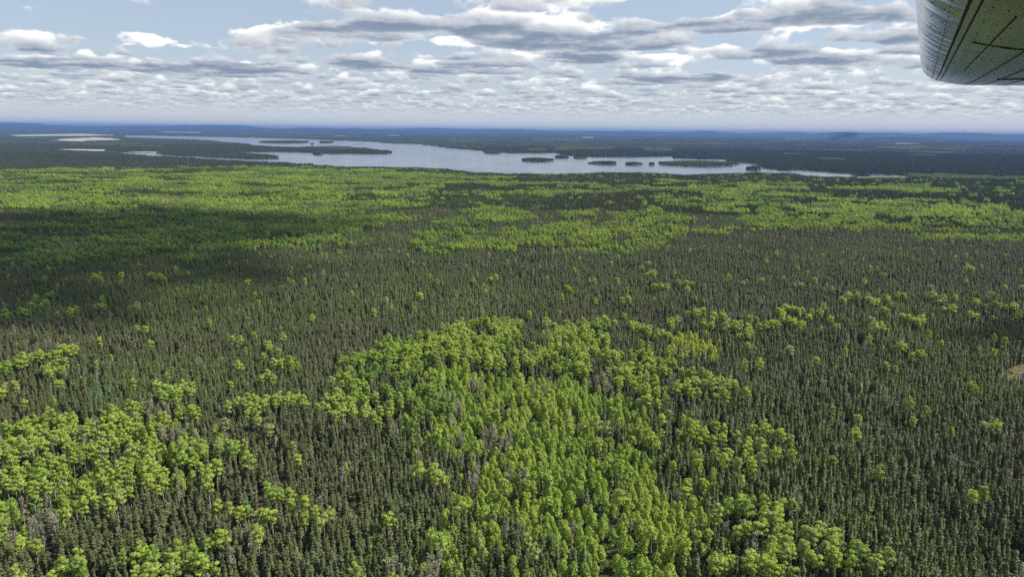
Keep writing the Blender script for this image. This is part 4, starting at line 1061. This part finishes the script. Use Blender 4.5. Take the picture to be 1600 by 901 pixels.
# ------------------------------------------------------------------ the wing over the camera
sv = ray(np.array(1444.0), np.array(175.0)); cv = np.cross(sv, [0, 0, 1.0]); cv /= np.linalg.norm(cv); nv = np.cross(cv, sv)
d_ = ray(np.array(1540.0), np.array(134.0)); TIP = 8.0
HW = float(TIP * (d_ @ nv) / (d_ @ sv)) - .005 * 3.5 ** 2      # wing underside lies this far above the eye
def rise(y): return .005 * max(0.0, y - 4.5) ** 2             # and sweeps up a little towards the tip
def on_wing(u, v):
    d = ray(np.array(float(u)), np.array(float(v))); h_ = HW
    for _ in range(30):
        p = d * (h_ / float(d @ nv)); h_ = .6 * h_ + .4 * (HW + rise(float(p @ sv)) + nose_curve(float(p @ cv) - NOSE_U))
    return float(p @ sv), float(p @ cv)
def nose_curve(c):
    return .004 + .17 * (1 - math.sqrt(max(0, 1 - min(1, max(0, 1 - c / .46)) ** 2))) if c < .46 else 0.0
wing = thing("aircraft_wing", "riveted grey metal wing tip of the aircraft in the top right corner", "aircraft wing", (0, 0, H))
wing.matrix_world = Matrix(((cv[0], sv[0], nv[0], 0), (cv[1], sv[1], nv[1], 0), (cv[2], sv[2], nv[2], H), (0, 0, 0, 1)))   # local: x chord, y span, z up
NOSE_U = float(TIP * ((ray(np.array(1440.5), np.array(108.0)) @ cv) / (ray(np.array(1440.5), np.array(108.0)) @ sv)))
CH = 1.75
def section(s=1.0):
    """outline of the wing, from the trailing edge along the underside round the nose to the upper side: chord from the nose, height over the underside"""
    lo = [(CH, .06), (1.45, .02), (1.1, .0), (.8, -.004), (.55, .004)]
    r1, r2 = .46, .17
    for k in range(1, 13):
        a = math.radians(90 * k / 12)
        lo.append((r1 * (1 - math.sin(a)) + .0, .004 + r2 * (1 - math.cos(a))))
    up = [(.02, .23), (.07, .28), (.18, .33), (.4, .36), (.7, .34), (1.1, .24), (1.5, .12), (CH, .075)]
    return lo + up
SEC = section()
def wing_skin(y0, y1, ny, lo=0, hi=None, off=0.0):
    sec = SEC[lo:hi]; V, Fc = [], []
    for j in range(ny + 1):
        y = y0 + (y1 - y0) * j / ny
        for (a, b) in sec: V.append((NOSE_U + a, y, HW + b + off + rise(y)))
    m = len(sec)
    for j in range(ny):
        for k in range(m - 1): Fc.append((j * m + k, j * m + k + 1, (j + 1) * m + k + 1, (j + 1) * m + k))
    return V, Fc
def wing_metal(name, base, rough, wr):
    m, t = material(name)
    tco = t.n('ShaderNodeTexCoord'); P = tco.outputs['Object']
    dirt = t.noise(t.v('MULTIPLY', P, (6.0, 1.2, 4.0)), 1.0, 5.0, .65)
    fine_ = t.noise(P, 26.0, 3.0, .6)
    col = t.mix(t.smooth(dirt, .40, .72), base, tuple(c * .62 for c in base))
    pr = t.n('ShaderNodeBsdfPrincipled'); t.link(col, pr.inputs['Base Color']); pr.inputs['Metallic'].default_value = .92
    t.put(pr.inputs['Roughness'], t.m('MULTIPLY_ADD', dirt, .16, rough - .08))
    # sheet metal drawn in a little between the ribs, with oil-can ripples
    rip = t.noise(t.v('MULTIPLY', P, (1.3, 7.0, 1.3)), 1.0, 2.0, .4)
    hgt = t.m('ADD', t.m('MULTIPLY', rip, wr), t.m('MULTIPLY', fine_, .00002))
    b = t.n('ShaderNodeBump'); b.inputs['Strength'].default_value = 1.0; b.inputs['Distance'].default_value = 1.0
    t.link(hgt, b.inputs['Height']); t.link(b.outputs[0], pr.inputs['Normal'])
    o_ = t.n('ShaderNodeOutputMaterial'); t.link(pr.outputs[0], o_.inputs[0])
    return m
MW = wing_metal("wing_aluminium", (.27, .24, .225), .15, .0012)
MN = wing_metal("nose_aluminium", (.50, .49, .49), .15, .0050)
mdk, t = material("dark_sealant")
pr = t.n('ShaderNodeBsdfPrincipled'); tco = t.n('ShaderNodeTexCoord')
t.link(t.mix(t.noise(tco.outputs['Object'], 9.0, 3.0), (.05, .012, .014), (.02, .016, .018)), pr.inputs['Base Color']); pr.inputs['Roughness'].default_value = .6
o_ = t.n('ShaderNodeOutputMaterial'); t.link(pr.outputs[0], o_.inputs[0])
mrv, t = material("rivet_head")
pr = t.n('ShaderNodeBsdfPrincipled'); pr.inputs['Base Color'].default_value = (.07, .07, .08, 1); pr.inputs['Metallic'].default_value = .5; pr.inputs['Roughness'].default_value = .45
o_ = t.n('ShaderNodeOutputMaterial'); t.link(pr.outputs[0], o_.inputs[0])
c1 = on_wing(1520, 0)[1] - NOSE_U                              # chord place of the main spanwise seam
# nose skin from the seam forward, lower skin aft of it, upper skin
def sec_at(c):
    for (a, b), (a2, b2) in zip(SEC, SEC[1:]):
        if a2 <= c <= a and b < .2: return b + (b2 - b) * (a - c) / max(1e-6, a - a2)
    return 0.0
k_seam = next(i for i, (a, b) in enumerate(SEC) if a < c1)
SEC.insert(k_seam, (c1, sec_at(c1)))
k_top = next(i for i, (a, b) in enumerate(SEC) if i > k_seam and a > .17 and b > .2)
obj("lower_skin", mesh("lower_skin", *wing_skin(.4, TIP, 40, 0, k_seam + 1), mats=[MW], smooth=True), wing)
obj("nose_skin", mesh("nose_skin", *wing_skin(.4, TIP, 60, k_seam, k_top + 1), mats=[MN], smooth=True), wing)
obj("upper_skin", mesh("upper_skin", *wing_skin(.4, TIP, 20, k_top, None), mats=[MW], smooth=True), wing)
# rounded tip cap closing the outline
V, Fc = [], []; m = len(SEC); mid = (.62, .16)
for j, (s, dy) in enumerate(((1.0, 0.0), (.985, .05), (.93, .11), (.80, .165), (.5, .20), (.12, .215))):
    for (a, b) in SEC: V.append((NOSE_U + mid[0] + (a - mid[0]) * s, TIP + dy, HW + rise(TIP) + mid[1] + (b - mid[1]) * s))
for j in range(5):
    for k in range(m): Fc.append((j * m + k, j * m + (k + 1) % m, (j + 1) * m + (k + 1) % m, (j + 1) * m + k))
Fc.append(tuple(range(5 * m, 6 * m)))
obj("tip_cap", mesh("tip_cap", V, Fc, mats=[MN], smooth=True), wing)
def strip(pts, w, h=.004, mat=mdk, name="seam"):
    """a thin raised strip along the underside: points (span, chord from nose)"""
    V, Fc = [], []
    for i, (y, c) in enumerate(pts):
        y2, c2 = pts[min(i + 1, len(pts) - 1)]; y1, c1_ = pts[max(i - 1, 0)]
        t_ = np.array([c2 - c1_, y2 - y1]); t_ /= np.linalg.norm(t_); n_ = np.array([-t_[1], t_[0]]) * w / 2
        z = HW + sec_at(c) + rise(y)
        for sgn in (-1, 1):
            for dz_ in (.002, -h): V.append((NOSE_U + c + n_[0] * sgn, y + n_[1] * sgn, z + dz_))
    for i in range(len(pts) - 1):
        a, b = i * 4, i * 4 + 4
        for p, q in ((0, 1), (1, 3), (3, 2), (2, 0)): Fc.append((a + p, a + q, b + q, b + p))
    Fc += [(0, 1, 3, 2), tuple(len(V) - 4 + q for q in (0, 2, 3, 1))]
    return obj(name, mesh(name, V, Fc, mats=[mat]), wing)
spn = lambda c, y0, y1: [(y0 + (y1 - y0) * k / 16, c) for k in range(17)]
strip(spn(c1 - .004, .5, TIP + .01), .007, .003); strip(spn(c1 + .016, .5, TIP + .01), .005, .003)
for (pu, pv), (qu, qv) in (((1587, 27), (1507, 110)), ((1600, 76), (1511, 132)), ((1595, 105), (1540, 133)), ((1600, 122), (1568, 134))):
    (ya, ca), (yb, cb) = on_wing(pu, pv), on_wing(qu, qv)
    c = (ca + cb) / 2 - NOSE_U
    if c < CH - .05: strip(spn(c, min(ya, yb), min(TIP, max(ya, yb))), .0045, .002)
yg, cg = on_wing(1520, 66); strip([(yg, cg - NOSE_U + k * .09) for k in range(9)], .010, .003, name="panel_gap")
yg, cg = on_wing(1558, 124); strip([(yg, cg - NOSE_U + k * .06) for k in range(9)], .02, .004, name="panel_gap")
# rivets: rows across the wing at every rib, and along the seams
RV_, RF_ = [], []
def rivet(y, c):
    z = HW + sec_at(c) + rise(y); o = len(RV_)
    for k in range(6):
        a = k * math.pi / 3; RV_.append((NOSE_U + c + math.cos(a) * .0028, y + math.sin(a) * .0052, z + .001))
    RV_.append((NOSE_U + c, y, z - .0025)); RF_.extend([(o + (k + 1) % 6, o + k, o + 6) for k in range(6)])
y = 1.0
while y < TIP - .02:
    c = .05
    while c < 1.5:
        if abs(c - c1) > .02: rivet(y + RNG.normal() * .002, c)
        c += .026 + .010 * (y / TIP)
    y += .30
for c in (c1 - .035,):
    y = 1.0
    while y < TIP - .05: rivet(y, c); y += .11
rv = obj("rivets", mesh("rivets", RV_, RF_, mats=[mrv]), wing); rv['kind'] = 'stuff'

# ------------------------------------------------------------------ clouds overhead whose shadows lie on the woods
cm_, t = material("cloud")
df = t.n('ShaderNodeBsdfDiffuse'); df.inputs['Color'].default_value = (.9, .9, .92, 1)
tr = t.n('ShaderNodeBsdfTranslucent'); tr.inputs['Color'].default_value = (.9, .9, .92, 1)
mx = t.n('ShaderNodeMixShader'); mx.inputs[0].default_value = .45
t.link(df.outputs[0], mx.inputs[1]); t.link(tr.outputs[0], mx.inputs[2])
tp_ = t.n('ShaderNodeBsdfTransparent'); mx2 = t.n('ShaderNodeMixShader'); mx2.inputs[0].default_value = .82      # thin vapour lets part of the sun through
t.link(mx.outputs[0], mx2.inputs[1]); t.link(tp_.outputs[0], mx2.inputs[2])
o_ = t.n('ShaderNodeOutputMaterial'); t.link(mx2.outputs[0], o_.inputs[0])
import bmesh
def cloud(outline, base, label, seed, puff):
    r = np.random.default_rng(seed)
    p = np.array(outline, float); g = ground_pt(p[:, 0], p[:, 1], 9.0)
    off = np.array([sun_dir.x, sun_dir.y]) * base / sun_dir.z
    g = g + off; c0 = g.mean(0); loc = g - c0
    x0, y0 = loc.min(0); x1, y1 = loc.max(0); st = puff * .75
    X, Y = np.meshgrid(np.arange(x0, x1, st), np.arange(y0, y1, st)); X, Y = X.ravel() + r.normal(size=X.size) * st * .3, Y.ravel() + r.normal(size=Y.size) * st * .3
    k = inside(loc, X, Y); bm = bmesh.new()
    for x, y in zip(X[k], Y[k]):
        if r.random() < .16: continue                              # ragged, broken vapour
        rad_ = puff * (.6 + .6 * r.random())
        b2 = bmesh.ops.create_icosphere(bm, subdivisions=2, radius=rad_)
        q = r.random(3) * 6
        for vtx in b2['verts']:
            co = vtx.co; w_ = 1 + .16 * math.sin(co.x / rad_ * 3 + q[0]) * math.sin(co.y / rad_ * 3 + q[1]) + .1 * math.sin(co.z / rad_ * 5 + q[2])
            zz = co.z * w_ * .8
            vtx.co = (co.x * w_ + x, co.y * w_ + y, max(zz, -rad_ * .12 + .03 * zz) + puff * .2)
    me = bpy.data.meshes.new("cumulus_cloud"); bm.to_mesh(me); bm.free(); me.materials.append(cm_)
    me.polygons.foreach_set('use_smooth', np.ones(len(me.polygons), bool))
    o = obj("cumulus_cloud", me); o.location = (float(c0[0]), float(c0[1]), base); o['label'] = label; o['category'] = 'cloud'; o['group'] = 'clouds overhead'
cloud([(-120, 345), (60, 332), (160, 318), (280, 326), (380, 332), (480, 338), (600, 348), (560, 362), (470, 366), (400, 380), (420, 398), (470, 415), (440, 445), (340, 466), (250, 492), (150, 512), (60, 522), (-120, 545)], 820.0, "wide flat cumulus cloud that shades the woods", 5, 46)
cloud([(1465, 536), (1500, 518), (1560, 502), (1660, 488), (1720, 520), (1640, 534), (1540, 534)], 700.0, "small cumulus cloud that shades the spruces above the pond", 6, 18)

# ------------------------------------------------------------------ haze
hb = bpy.data.meshes.new("haze")
B, Z0, Z1 = 49000.0, -2.0, 262.0
hv_ = [(-B, -B, Z0), (B, -B, Z0), (B, B, Z0), (-B, B, Z0), (-B, -B, Z1), (B, -B, Z1), (B, B, Z1), (-B, B, Z1)]
hb.from_pydata(hv_, [], [(0, 3, 2, 1), (4, 5, 6, 7), (0, 1, 5, 4), (1, 2, 6, 5), (2, 3, 7, 6), (3, 0, 4, 7)])
hm, t = material("haze")
pv = t.n('ShaderNodeVolumePrincipled')
pv.inputs['Color'].default_value = (.17, .32, .68, 1)
pv.inputs['Density'].default_value = 4.0e-5
pv.inputs['Anisotropy'].default_value = 0.0
o_ = t.n('ShaderNodeOutputMaterial'); t.link(pv.outputs[0], o_.inputs['Volume'])
hb.materials.append(hm)
ho = obj("haze", hb); ho['kind'] = 'stuff'; ho['label'] = 'thin blue haze over the far woods'
